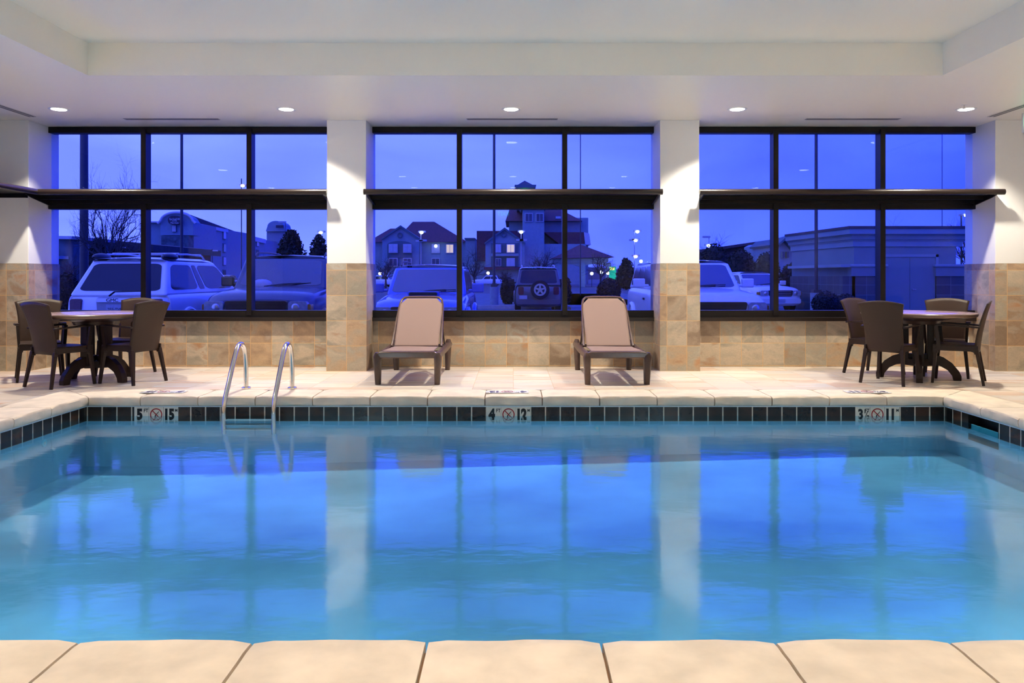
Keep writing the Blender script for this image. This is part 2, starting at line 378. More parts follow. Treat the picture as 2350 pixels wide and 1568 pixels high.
for x in (-2.74, 0, 2.74): downlight(x, -1.4, ZC, 'round recessed downlight behind the viewpoint at %s' % ('left' if x < 0 else 'right' if x > 0 else 'centre'), 300, 88)
for x in (-2.6, 0, 2.6):
    for y in (.6, 2.9): downlight(x, y, ZT, 'round recessed downlight in the raised ceiling tray, %s %s' % ('near' if y < 2 else 'far', 'left' if x < 0 else 'right' if x > 0 else 'centre'), (42 if y < 2 else 92), 104, 'downlights in the ceiling tray')
def vent(x0, x1, y0, y1, label):
    t = thing('slot_diffuser', label, 'air vent', ((x0 + x1) / 2, (y0 + y1) / 2, ZC), group='linear slot air vents in the soffit')
    w = (x1 - x0) / 2; h = (y1 - y0) / 2
    MB().box(-w, w, -h, h, -.005, -.0005).build('frame', M_['grille'], t, bevel=.002)
    for k in (-1, 1):
        (MB().box(-w + .01, w - .01, k * h * .5 - .008, k * h * .5 + .008, -.0062, -.0045) if w > h else MB().box(k * w * .5 - .008, k * w * .5 + .008, -h + .01, h - .01, -.0062, -.0045)).build('slot', M_['slot'], t)
vent(X(286, 10.05), X(504, 10.05), 10.0, 10.09, 'long slim slot vent in the soffit above the left window bay')
vent(X(1071, 10.05), X(1280, 10.05), 10.0, 10.09, 'long slim slot vent in the soffit above the middle window bay')
vent(X(1848, 10.05), X(2064, 10.05), 10.0, 10.09, 'long slim slot vent in the soffit above the right window bay')
vent(-6.12, -6.02, 8.3, 9.9, 'slot vent running away along the left edge of the soffit')
vent(5.98, 6.08, 8.3, 9.9, 'slot vent running away along the right edge of the soffit')
def exit_sign(x, y, rz, label):
    t = thing('exit_sign', label, 'exit sign', (x, y, ZC), rz)
    MB().box(-.06, .06, -.03, .03, -.05, 0).build('canopy', M_['grille'], t, bevel=.004)
    MB().box(-.17, .17, -.022, .022, -.29, -.05).build('housing', M_['white'], t, bevel=.008)
    text('letters', 'EXIT', .17, M_['green'], t, (0, -.024, -.17), (R(90), 0, 0), .004)
exit_sign(6.30, 9.44, 0, 'green lit exit sign hanging from the soffit at the right edge')
exit_sign(-.3, -1.9, PI, 'green lit exit sign hanging behind the viewpoint, mirrored in the glass')
t = thing('sprinkler_head', 'small fire sprinkler head in the soffit beside the rightmost downlight', 'sprinkler', (X(2207, 9.25), 9.2, ZC))
MB().lathe([(0, -.008), (.03, -.006), (.035, 0), (0, 0)]).build('escutcheon', M_['white'], t, smooth=True)
MB().cyl((0, 0, 0), (0, 0, -.045), .007).lathe([(0, -.05), (.018, -.05), (.018, -.046), (0, -.046)]).build('deflector', M_['chrome'], t, smooth=True)
# signs on the wall behind the camera (mirrored in the glass)
def wall_sign(x, z, w, h, lines, label, size, name='warning_sign'):
    t = thing(name, label, 'sign', (x, RB, z))
    MB().box(-w / 2, w / 2, 0.002, .012, -h / 2, h / 2).build('board', M_['white'], t)
    for k, (s, zz) in enumerate(lines): text('lettering', s, size, M_['black'], t, (0, .013, zz), (R(90), 0, PI), .004)
wall_sign(-1.55, 1.85, 2.3, .62, [('WARNING', .2), ('NO LIFEGUARD', 0), ('ON DUTY', -.2)], 'white sign reading no lifeguard on duty, mirrored in the middle window', .22)
wall_sign(1.25, 2.02, 1.6, .3, [('NO DIVING', 0)], 'white sign reading no diving, mirrored in the middle window', .24)
# ------------------------------------------------------------------ the pool
WZ = -.206
WX0, WX1, WY0, WY1 = -4.37, 4.42, 2.60, 8.025
m = MB()   # basin
def depth(x): return WZ - .52 + .17 * max(0, min(1, (x + 3.5) / 7))
nx = 12
xs = [WX0 + (WX1 - WX0) * i / nx for i in range(nx + 1)]
for i in range(nx):
    a, b = xs[i], xs[i + 1]
    m.hexa([(a, WY0 - .15, depth(a) - .3), (b, WY0 - .15, depth(b) - .3), (b, WY1 + .15, depth(b) - .3), (a, WY1 + .15, depth(a) - .3),
            (a, WY0 - .15, depth(a)), (b, WY0 - .15, depth(b)), (b, WY1 + .15, depth(b)), (a, WY1 + .15, depth(a))])
ZB = -.262
m.box(WX0 - .15, WX1 + .15, WY1 + .004, WY1 + .15, -1.0, ZB).box(WX0 - .15, WX1 + .15, WY0 - .15, WY0 - .004, -1.0, ZB)
m.box(WX0 - .15, WX0 - .004, WY0, WY1, -1.0, ZB).box(WX1 + .004, WX1 + .15, WY0, WY1, -1.0, ZB)
m.box(WX0, WX0 + .75, 4.1, 5.0, -.9, -.55)        # corner step under water
struct(m.build('pool_basin', M_['plaster']))
SK0, SK1 = 7.15, 7.62     # skimmer mouth in the right wall
m = MB()
m.box(WX0 - .12, WX1 + .12, WY1, WY1 + .12, ZB, -.102).box(WX0 - .12, WX1 + .12, WY0 - .12, WY0, ZB, -.102)
m.box(WX0 - .12, WX0, WY0, WY1, ZB, -.102).box(WX1, WX1 + .12, WY0, SK0, ZB, -.102).box(WX1, WX1 + .12, SK1, WY1, ZB, -.102)
struct(m.build('trim_2', M_['ptile']))
m = MB()
m.box(WX0, WX1, WY1 - .004, WY1, -.114, -.102).box(WX0, WX0 + .004, WY0, WY1, -.114, -.102).box(WX1 - .004, WX1, WY0, WY1, -.114, -.102)
struct(m.build('trim_3', mat('grout_bead', (.60, .68, .72), .4, noise_s=30, namp=.05)))
t = thing('skimmer', 'dark skimmer opening cut into the tiled right wall of the pool', 'pool skimmer', (WX1, (SK0 + SK1) / 2, -.2))
h = (SK1 - SK0) / 2
MB().box(.11, .25, -h, h, -.16, .1).box(0, .12, -h, h, -.16, -.10).build('throat', M_['black'], t)
MB().box(.02, .03, -h + .01, h - .01, -.1, -.01).build('weir_flap', mat('aqua_weir', (.08, .45, .55), .4, noise_s=20, namp=.05), t)
wt = MB().grid(lambda u, v: (WX0 + u * (WX1 - WX0), WY0 + v * (WY1 - WY0), WZ), 2, 2).build('pool_water', M_['water'])
if wt.data.polygons[0].normal.z < 0: wt.data.flip_normals()
tag(wt, 'still blue water filling the indoor swimming pool', 'water', kind='stuff')
# coping stones
def stones(name, fn, joints, mit0, mit1, seg=.06):
    m = MB(); prof = []
    top = .0; W = .475
    for d in (.475, .40, .32, .24, .16, .10, .055): prof.append((d, .001))
    for k in range(1, 7):
        a = k / 6 * PI; ca = math.cos(a); prof.append((.045 - .045 * math.sin(a) ** .6, -.05 + .051 * math.copysign(abs(ca) ** .6, ca)))
    prof.append((.12, -.101)); prof.append((.475, -.101))
    for k in range(len(joints) - 1):
        s0, s1 = joints[k], joints[k + 1]; n = max(4, int((s1 - s0) / seg)); rings = []
        for i in range(n + 1):
            f = i / n; ring = []
            for (d, z) in prof:
                a0 = s0 + .0055 - (d if (k == 0 and mit0) else 0); a1 = s1 - .0055 + (d if (k == len(joints) - 2 and mit1) else 0)
                s = a0 + (a1 - a0) * f
                q = Vector((s * 3.1, d * 9, z * 9 + (7 if fn(0, 0, 0)[1] > 5 else 0)))
                nn = noise.noise(q) * .009 + noise.noise(q * 3.3) * .005
                edge = min(f, 1 - f) * n
                rd = .008 * max(0, 1 - edge) if z > -.02 else 0
                dd = d - nn if d < .09 and z < .0 else d
                if d < .09: dd = d - nn
                zz = z - rd + (noise.noise(q * 1.7) * .0035 if z > -.03 and d < .45 else 0) 
                ring.append(fn(s, dd, zz))
            rings.append(ring)
        m.loft(rings, closed=True)
    o = m.build(name, M_['coping'], smooth=True)
    return struct(o)
NX0, NX1, NY0, NY1 = -4.325, 4.375, 2.652, 7.985
js = [-.29 + .585 * k for k in range(-6, 8)]; js = [NX0] + [j for j in js if NX0 + .2 < j < NX1 - .2] + [NX1]
stones('trim_4', lambda s, d, z: (s, NY1 + d, z), js, True, True)
stones('trim_5', lambda s, d, z: (s, NY0 - d, z), js, True, True)
jy = [NY0, 3.2, 3.8, 4.4, 5.0, 5.6, 6.2, 6.8, 7.35, NY1]
stones('trim_6', lambda s, d, z: (NX0 - d, s, z), jy, True, True)
stones('trim_7', lambda s, d, z: (NX1 + d, s, z), jy, True, True)
struct(MB().box(PX0, PX1, NY1 + .05, PY1, -.09, -.03).box(PX0, PX1, PY0, NY0 - .05, -.09, -.03).box(PX0, NX0 - .05, PY0, PY1, -.09, -.03).box(NX1 + .05, PX1, PY0, PY1, -.09, -.03).build('trim_8', mat('joint_mortar', (.30, .17, .09), .8, noise_s=30, namp=.1)))
# added underwater lamps, out of view, brightening the water and ceiling
for x_, nm in ((-2.3, 'left'), (2.3, 'right')):
    t = thing('added_pool_light', 'round underwater lamp added out of view in the near wall as extra light, %s of two' % nm, 'pool light', (x_, WY0, -.46))
    q = MB().tube([(0, 0, 0), (0, .012, 0)], .12, 32).build('bezel', M_['chrome'], t, smooth=True)
    MB().tube([(0, .012, 0), (0, .018, 0)], .095, 32).build('lens', mat('added_underwater_lens', (1, 1, 1), .4, emit=(.9, 1, 1), es=6), q, smooth=True)
    l = bpy.data.lights.new('lamp', 'AREA'); l.shape = 'DISK'; l.size = .19; l.energy = 9; l.color = (.92, 1, .96)
    o = bpy.data.objects.new('lamp', l); C.objects.link(o); o.parent = t; o.location = (0, .03, 0); o.rotation_euler = (R(90 + 8), 0, 0)
# depth markers
def ringmb(cx, cz, r, w, y):
    m = MB(); n = 36
    for k in range(n):
        a, b = 2 * PI * k / n, 2 * PI * (k + 1) / n
        q = [(cx + rr * math.cos(t), y, cz + rr * math.sin(t)) for rr, t in ((r - w, a), (r, a), (r, b), (r - w, b))]
        m.prism(q, (0, -.001, 0))
    m.beam((cx - r * .68, y - .0005, cz + r * .68), (cx + r * .68, y - .0005, cz - r * .68), w * .9, .001, up=(0, 1, 0))
    return m
FLAT = mat('faded_enamel', (.10, .085, .14), .45, noise_s=60, namp=.3); FRED = mat('faded_red_enamel', (.55, .16, .17), .4, noise_s=60, namp=.2)
def marker(label, big, unit, metric, loc, rot, tile, half=False):
    t = thing('depth_marker', label, 'depth marker', loc, 0, 'pool depth marker tiles'); t.rotation_euler = rot
    K, RD = (M_['black'], M_['red']) if rot[0] == 0 else (FLAT, FRED)
    for k in range(3):
        MB().box(-.2265 + .151 * k + .0015, -.0755 + .151 * k - .0015, -.004, .0, -.076, .076).build('tile', tile, t, bevel=.001)
    y = -.0052
    if half:
        text('numeral', big, .135, K, t, (-.172, y, -.002), (R(90), 0, 0), .006, .0008, .8)
        text('numeral', '1', .055, K, t, (-.127, y, .03), (R(90), 0, 0), .003, .0008, .8)
        text('numeral', '2', .055, K, t, (-.095, y, -.03), (R(90), 0, 0), .003, .0008, .8)
        MB().beam((-.128, y, -.045), (-.1, y, .035), .007, .001, up=(0, 1, 0)).build('fraction_bar', K, t)
    else: text('numeral', big, .145, K, t, (-.170, y, -.004), (R(90), 0, 0), .009, .0008, .8)
    text('unit', unit, .05, K, t, (-.105, y, .038), (R(90), 0, 0), .001, .0008, .85)
    text('numeral', metric, .145, K, t, (.130, y, -.004), (R(90), 0, 0), .009, .0008, .75)
    text('unit', 'M', .04, K, t, (.205, y, .04), (R(90), 0, 0), .001, .0008, .9)
    ringmb(0, 0, .063, .011, y - .0006).build('prohibition_ring', RD, t)
    MB().beam((-.035, y, .004), (.035, y, .004), .002, .001, up=(0, 1, 0)).beam((.028, y, .03), (.0, y, 0), .007, .001, up=(0, 1, 0)).beam((0, y, .002), (-.012, y, -.02), .011, .001, up=(0, 1, 0)).beam((-.012, y, -.018), (-.006, y, -.042), .005, .001, up=(0, 1, 0)).beam((-.012, y, -.018), (-.018, y, -.042), .005, .001, up=(0, 1, 0)).build('diver_symbol', K, t)
    return t
zt = -.114 - .076
marker('cream depth marker on the far pool wall reading 5 FT 15 M', '5', 'FT', '15', (X(359, 8.025), WY1 - .0005, zt), (0, 0, 0), M_['mark'])
marker('cream depth marker on the far pool wall reading 4 FT 12 M', '4', 'FT', '12', (X(1167, 8.025), WY1 - .0005, zt), (0, 0, 0), M_['mark'])
marker('cream depth marker on the far pool wall reading 3 1/2 FT 11 M', '3', 'FT', '11', (X(2013, 8.025), WY1 - .0005, zt), (0, 0, 0), M_['mark'], True)
for px, b, me, hf, w in ((376, '5', '15', False, 'left'), (1164, '4', '12', False, 'middle'), (1990, '3', '11', True, 'right')):
    marker('white depth marker %s M lying flat on the far coping, %s of three' % (me, w), b, 'FT', me, (X(px, 8.25), 8.25, .0045), (R(-90), 0, PI), M_['markw'], hf)
def inlet(x, y, z, n, label):
    t = thing('return_inlet', label, 'pool fitting', (x, y, z), group='round return fittings in the pool walls')
    a = Vector((0, 0, 0)); b = Vector(n) * .012
    MB().cyl(a, b, .035).build('flange', mat('aqua_plastic', (.25, .75, .85), .3, noise_s=30, namp=.05) if 'aq' not in M_ else M_['aq'], t, smooth=True)
    MB().cyl(b, b * 1.4, .014).build('nozzle', M_['white'], t, smooth=True)
inlet(X(1370, 8.03), WY1 + .003, -.33, (0, -1, 0), 'aqua return fitting under water on the far wall right of the middle marker')
inlet(X(1976, 8.03), WY1 + .003, -.33, (0, -1, 0), 'aqua return fitting under water below the right depth marker')
inlet(WX0 - .003, 7.3, -.33, (1, 0, 0), 'aqua return fitting under water on the left pool wall')
# ladder
t = thing('pool_ladder', 'stainless steel pool ladder with two curved handrails at the far coping', 'ladder', (-2.65, 8.5, 0))
def rail(x, z0=0):
    pts = []
    P = [(-.0, 0.03, 0), (0, .03, .12), (0, .02, .25), (0, 0.0, .36), (0, -.03, .44), (0, -.085, .487), (0, -.15, .50), (0, -.22, .482), (0, -.29, .42), (0, -.40, .27), (0, -.50, .12), (0, -.58, .01), (0, -.615, -.06), (0, -.63, -.14), (0, -.63, -.22), (0, -.63, -.36)]
    P = [Vector(p) for p in P]
    for i in range(len(P) - 1):
        p0, p1, p2, p3 = P[max(i - 1, 0)], P[i], P[i + 1], P[min(i + 2, len(P) - 1)]
        for k in range(6):
            u = k / 6
            pts.append(.5 * ((2 * p1) + (p2 - p0) * u + (2 * p0 - 5 * p1 + 4 * p2 - p3) * u * u + (3 * p1 - p0 - 3 * p2 + p3) * u ** 3))
    pts.append(P[-1])
    r = MB().tube([p + Vector((x, 0, 0)) for p in pts], .024, 20).build('handrail', M_['chrome'], t, smooth=True)
    MB().lathe([(.024, .002), (.05, .002), (.05, .016), (.035, .022), (.024, .022)], (x, .03, 0), 32).build('flange', M_['chrome'], r, smooth=True)
rail(-.255); rail(.245)
for z in (-.222, -.268, -.314):
    MB().box(-.235, .225, -.665, -.585, z - .006, z + .006).build('tread', M_['white'], t, bevel=.003)
# ------------------------------------------------------------------ furniture
def chair(label, x, y, fx, fy, group, proto=[None]):
    rz = math.atan2(-fx, fy)
    if proto[0]:
        c = copy_tree(proto[0]); c.location = (x, y, 0); c.rotation_euler = (0, 0, rz); tag(c, label, None, group); return c
    t = thing('wicker_armchair', label, 'chair', (x, y, 0), rz, group)
    # backrest: flared, arched at the top, wrapped slightly forward at the sides
    def bk(u, v):
        s = u * 2 - 1
        w = .205 + .012 * v + .034 * v ** 4
        crown = .035 * (1 - s * s) * v ** 2
        z = .37 + .565 * v - .02 * v + crown - .012 * (1 - v) * s * s
        yy = -.215 - .03 * v - .085 * v * v + .045 * s * s * (1 - .3 * v)
        return (s * w, yy, z)
    MB().grid(bk, 16, 16, .016, (0, -1, -.15)).build('backrest', M_['weave'], t, smooth='all')
    m = MB()
    m.prism([(-.215, .235, .425), (.215, .235, .425), (.205, -.20, .43), (-.205, -.20, .43)], (0, 0, .018))
    m.build('seat', M_['weave'], t, bevel=.006)
    m = MB().box(-.215, .215, .215, .235, .365, .425)
    for s in (-1, 1): m.prism([(s * .195, .235, .43), (s * .195, -.215, .44), (s * .195, -.215, .355), (s * .195, -.14, .375), (s * .195, .16, .375), (s * .195, .235, .35)], (s * .022, 0, 0))
    m.build('apron', M_['resin'], t, bevel=.003)
    for s in (-1, 1):
        a = MB()
        P = [(s * .225, -.235, .648), (s * .238, -.14, .655), (s * .245, 0, .662), (s * .243, .12, .668), (s * .235, .205, .665)]
        for p, q in zip(P, P[1:]): a.beam(p, q, .045, .02)
        a.beam((s * .232, .20, .66), (s * .215, .17, .40), .045, .03, .038, .028, up=(1, 0, 0))
        a.build('armrest', M_['resin'], t, bevel=.004)
        for (y0, y1) in ((.205, .225), (-.20, -.25)):
            l = MB().beam((s * .20, y0, .39), (s * .236, y1 + (.012 if y0 > 0 else -.02), 0), .040, .040, .029, .029)
            l.beam((s * .1995, y0 - .0, .375), (s * .2005, y0 + .001 * (1 if y0 > 0 else -1), .345), .047, .047)
            l.build('leg', M_['resin'], t, bevel=.004)
    proto[0] = t
    return t
GL, GR = 'woven armchairs around the left patio table', 'woven armchairs around the right patio table'
chair('brown woven armchair, back to the pool, nearest the pool at the left table', -5.07, 8.80, .45, .89, GL)
chair('brown woven armchair at the left table standing against the left tiled corner column', -5.63, 9.33, .55, -.83, GL)
chair('brown woven armchair at the left table with its back to the window', -4.85, 9.80, -.12, -1, GL)
chair('brown woven armchair at the left table on its right side, nearest the ladder', -4.40, 9.06, -.93, .36, GL)
chair('brown woven armchair, back to the pool, at the front left of the right table', 4.35, 9.04, .72, .69, GR)
chair('brown woven armchair at the right table, back left, facing the pool', 4.53, 9.83, .5, -.86, GR)
chair('brown woven armchair at the right table, back right, against the window', 5.33, 9.66, -.5, -.86, GR)
chair('brown woven armchair at the right end of the right table, seen side on', 5.14, 9.08, -.84, .54, GR)
def table(label, x, y, rz, proto=[None]):
    if proto[0]:
        c = copy_tree(proto[0]); c.location = (x, y, 0); c.rotation_euler = (0, 0, rz); c['label'] = label; return
    t = thing('patio_table', label, 'table', (x, y, 0), rz, 'round pedestal patio tables')
    MB().lathe([(0, .795), (.595, .795), (.605, .790), (.60, .78), (0, .78)], n=72).build('tabletop', M_['tabletop'], t, smooth=True)
    MB().lathe([(.597, .797), (.615, .797), (.628, .788), (.63, .775), (.62, .755), (.60, .748), (.59, .755), (.59, .78)], n=72).build('rim', mat('table_rim', (.16, .10, .07), .28, noise_s=30, namp=.05), t, smooth=True)
    MB().lathe([(0, .78), (.5, .78), (.46, .745), (.26, .70), (.24, .66), (0, .66)], n=40).build('underframe', M_['ldark'], t, smooth=True)
    m = MB()
    for k in range(4):
        a = k * PI / 2 + PI / 4; c, s = math.cos(a), math.sin(a)
        m.beam((c * .135, s * .135, .19), (c * .135, s * .135, .70), .12, .08, .11, .07, up=(c, s, 0))
    m.box(-.12, .12, -.12, .12, .16, .24)
    m.build('pedestal', M_['resin'], t, bevel=.008)
    for k in range(4):
        a = k * PI / 2 + PI / 4; c, s = math.cos(a), math.sin(a)
        pr = [(.04, .30), (.16, .30), (.27, .265), (.36, .20), (.43, .11), (.455, .05), (.455, 0), (.37, 0), (.36, .05), (.31, .12), (.23, .165), (.15, .175), (.04, .16)]
        w = .035
        m = MB().prism([(c * r + s * w, s * r - c * w, z) for r, z in pr], (-s * 2 * w, c * 2 * w, 0))
        m.build('foot', M_['resin'], t, bevel=.006)
    proto[0] = t
table('round brown patio table with speckled top standing left of the pool ladder', -4.88, 9.19, R(22))
table('round brown patio table with speckled top beside the right tiled corner column', 4.84, 9.385, R(20))

def lounger(label, x, y, mir, proto=[None]):
    t = thing('chaise_lounge', label, 'sun lounger', (x, y, 0), 0, 'resin sun loungers under the middle window')
    # local: foot end at y=0 (towards the pool), head end at y=1.45
    m = MB()
    for s in (-1, 1):
        m.tube([(s * .325, .03, .325), (s * .335, .30, .315), (s * .345, .9, .32), (s * .35, 1.42, .335)], [.040, .042, .042, .045], 14)
    m.build('side_rail', M_['lresin'], t, smooth=True)
    pr = [(-.35, .298), (-.357, .335), (-.34, .36), (-.30, .374), (.30, .374), (.34, .36), (.357, .335), (.35, .298)]
    MB().prism([(a, -.035, b) for a, b in pr], (0, .10, 0)).build('end_rail', M_['lresin'], t, bevel=.015, smooth=True, seg=4)
    for s in (-1, 1):
        for yy, top in ((.02, .36), (1.40, .40)):
            m = MB()
            rg = []
            for k in range(9):
                f = k / 8; z = top * (1 - f); w = .084 - .026 * f; d = .125 - .05 * f
                if k == 0: w *= .55; d *= .6
                cx = s * (.345 - .01 * f + .0); cy = yy + .0 * f
                rg.append([(cx + w * .55 * ca, cy + d * .62 * sa, z) for ca, sa in ((math.copysign(abs(math.cos(a)) ** .6, math.cos(a)), math.copysign(abs(math.sin(a)) ** .6, math.sin(a))) for a in [2 * PI * j / 16 + .01 for j in range(16)])])
            m.loft(rg, closed=True).build('leg', M_['lresin'] if s == mir else M_['ldark'], t, smooth=True)  # inner legs lighter, outer legs darker: side lighting put into the colour
    # sling seat, sagging
    def seat(u, v):
        s = u * 2 - 1
        return (s * (.29 - .02 * v), .035 + v * .80, .378 - .018 * v - .028 * (1 - s * s) * math.sin(PI * min(1, v * 1.0)) + .004 * math.sin(v * 22 + s * 2) * (v ** 2))
    MB().grid(seat, 14, 24, .006, (0, 0, -1)).build('sling_seat', M_['sling'], t, smooth='all')
    def back(u, v):
        s = u * 2 - 1
        w = .270 + .012 * v if v < .86 else .280 - .085 * ((v - .86) / .14)
        return (s * w, .80 + .60 * v + .018 * (1 - s * s), .36 + .575 * v)
    MB().grid(back, 16, 28, .006, (0, 1, 0)).build('sling_backrest', M_['sling'], t, smooth='all')
    P = [(-.305, .82, .36), (-.29, 1.15, .675), (-.278, 1.33, .85), (-.262, 1.395, .915), (-.225, 1.425, .945), (-.15, 1.43, .952), (.15, 1.43, .952), (.225, 1.425, .945), (.262, 1.395, .915), (.278, 1.33, .85), (.29, 1.15, .675), (.305, .82, .36)]
    MB().tube(P, .016, 10).build('backrest_frame', M_['lresin'], t, smooth=True)
    for s in (-1, 1): MB().tube([(s * .27, 1.2, .70), (s * .3, 1.32, .34)], .012, 10).build('backrest_prop', M_['ldark'], t, smooth=True)
    MB().box(-.33, .33, .70, .76, .285, .315).box(-.33, .33, 1.36, 1.42, .30, .34).build('cross_brace', M_['ldark'], t, bevel=.006)
    return t
lounger('taupe sling sun lounger with brown resin frame, beside the left white column', -1.195, 8.86, 1)
lounger('taupe sling sun lounger with brown resin frame, beside the right white column', 1.175, 8.86, -1)
# outlet on the lower wall
t = thing('wall_outlet', 'small metal wall outlet box low on the tiles behind the right table', 'outlet', (X(2216, DW), DW, .35))
MB().box(-.035, .035, -.03, 0, -.055, .055).build('cover', M_['grille'], t, bevel=.004)
MB().box(-.02, .02, -.034, -.028, -.03, .03).build('socket', M_['white'], t)
# ------------------------------------------------------------------ dusk sky
w = bpy.data.worlds.new('dusk'); bpy.context.scene.world = w; w.use_nodes = True
N = w.node_tree.nodes; L = w.node_tree.links; bg = N['Background']
tc = N.new('ShaderNodeTexCoord'); sp = N.new('ShaderNodeSeparateXYZ'); L.new(tc.outputs['Generated'], sp.inputs[0])
def ramp(src, stops):
    r = N.new('ShaderNodeValToRGB'); e = r.color_ramp.elements
    while len(e) < len(stops): e.new(.5)
    for i, (p, c) in enumerate(stops): e[i].position = p; e[i].color = (*c, 1)
    L.new(src, r.inputs[0]); return r.outputs[0]
mr = N.new('ShaderNodeMapRange'); L.new(sp.outputs[0], mr.inputs[0]); mr.inputs['From Min'].default_value = -.6; mr.inputs['From Max'].default_value = .6
cx = ramp(mr.outputs[0], [(0, (.19, .24, 1.45)), (.45, (.125, .17, 1.45)), (.75, (.065, .105, 1.5)), (1, (.034, .07, 1.42))])
mp = N.new('ShaderNodeMapping'); mp.inputs['Scale'].default_value = (2.2, 2.2, 7); L.new(tc.outputs['Generated'], mp.inputs[0])
n = N.new('ShaderNodeTexNoise'); n.inputs['Scale'].default_value = 1.6; n.inputs['Detail'].default_value = 4; n.inputs['Distortion'].default_value = .6; L.new(mp.outputs[0], n.inputs['Vector'])
cr = N.new('ShaderNodeMapRange'); L.new(n.outputs['Fac'], cr.inputs[0]); cr.inputs['From Min'].default_value = .35; cr.inputs['From Max'].default_value = .68; cr.inputs['To Min'].default_value = .80; cr.inputs['To Max'].default_value = 1.15
v = N.new('ShaderNodeVectorMath'); v.operation = 'SCALE'; L.new(cx, v.inputs[0]); L.new(cr.outputs[0], v.inputs['Scale'])
L.new(v.outputs[0], bg.inputs['Color']); bg.inputs['Strength'].default_value = 1.0
# ------------------------------------------------------------------ outside: ground
G = -.2
E_ = {}
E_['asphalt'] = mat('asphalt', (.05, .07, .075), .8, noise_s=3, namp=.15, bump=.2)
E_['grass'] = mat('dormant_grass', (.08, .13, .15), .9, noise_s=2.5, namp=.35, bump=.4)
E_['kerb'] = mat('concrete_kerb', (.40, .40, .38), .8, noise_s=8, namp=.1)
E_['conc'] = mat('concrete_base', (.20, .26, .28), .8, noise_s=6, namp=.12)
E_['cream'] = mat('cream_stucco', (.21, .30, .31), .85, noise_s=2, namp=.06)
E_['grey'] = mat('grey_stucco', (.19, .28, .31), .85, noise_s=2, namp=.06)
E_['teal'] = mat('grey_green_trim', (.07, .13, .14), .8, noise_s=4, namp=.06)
E_['roofred'] = mat('red_brown_roof', (.095, .03, .035), .8, noise_s=3, namp=.2)
E_['roofdark'] = mat('dark_roof', (.035, .035, .05), .8, noise_s=3, namp=.2)
E_['dark'] = mat('dark_facade', (.025, .035, .04), .85, noise_s=2, namp=.2)
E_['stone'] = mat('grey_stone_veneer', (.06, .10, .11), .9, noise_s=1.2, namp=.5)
E_['brick'] = mat('red_brick', (.16, .06, .05), .9, noise_s=2, namp=.2)
E_['pane'] = mat('dark_window_glass', (.02, .03, .06), .08, noise_s=1, namp=.3)
E_['pale'] = mat('curtained_window', (.45, .45, .48), .3, noise_s=3, namp=.1)
E_['lit'] = mat('lit_window', (.5, .4, .3), .4, emit=(1, .66, .28), es=.4)
E_['trimw'] = mat('white_trim', (.5, .5, .5), .6, noise_s=8, namp=.04)
E_['pole'] = mat('dark_pole', (.03, .03, .035), .5, noise_s=8, namp=.1)
E_['polel'] = mat('pale_pole', (.40, .40, .42), .5, noise_s=8, namp=.1)
E_['bulb'] = mat('cold_lamp', (1, 1, 1), .4, emit=(.85, .92, 1), es=6)
E_['bulbw'] = mat('warm_lamp', (1, 1, 1), .4, emit=(1, .72, .42), es=5)
E_['bark'] = mat('tree_bark', (.045, .04, .04), .9, noise_s=12, namp=.2)
E_['needle'] = mat('evergreen_foliage', (.010, .018, .014), .9, noise_s=5, namp=.5)
E_['leaf'] = mat('shrub_foliage', (.014, .018, .018), .9, noise_s=5, namp=.5)
E_['tyre'] = mat('tyre_rubber', (.012, .012, .012), .8, noise_s=20, namp=.1)
E_['alloy'] = mat('alloy_wheel', (.5, .5, .52), .3, .8, noise_s=20, namp=.05)
E_['cglass'] = mat('car_glass', (.02, .035, .08), .05, noise_s=3, namp=.1, spec=1.0, coat=1)
E_['dglass'] = mat('tinted_car_glass', (.008, .012, .03), .08, noise_s=3, namp=.1, spec=.35)
E_['cblack'] = mat('black_car_trim', (.01, .01, .012), .4, noise_s=20, namp=.1)
E_['lamp'] = mat('headlamp_lens', (.30, .34, .38), .08, noise_s=20, namp=.15)
E_['tail'] = mat('tail_lamp_lens', (.10, .015, .03), .12, noise_s=20, namp=.2)
E_['plate'] = mat('number_plate', (.35, .36, .40), .4, noise_s=30, namp=.1)
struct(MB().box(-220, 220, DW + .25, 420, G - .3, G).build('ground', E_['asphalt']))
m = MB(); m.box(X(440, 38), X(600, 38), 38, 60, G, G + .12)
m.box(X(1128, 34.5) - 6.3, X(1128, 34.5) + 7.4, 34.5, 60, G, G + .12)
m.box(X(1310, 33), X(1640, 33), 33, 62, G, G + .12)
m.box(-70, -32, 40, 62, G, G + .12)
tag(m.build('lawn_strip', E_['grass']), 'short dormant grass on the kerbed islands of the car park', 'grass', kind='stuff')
m = MB(); m.box(X(1128, 34.5) - 6.5, X(1128, 34.5) + 7.5, 34.3, 34.5, G, G + .17).box(X(1310, 33), X(1640, 33), 32.8, 33, G, G + .17)
m.box(-70, -32, 39.8, 40, G, G + .17).box(X(440, 38), X(600, 38), 37.8, 38, G, G + .17)
struct(m.build('kerb', E_['kerb']))
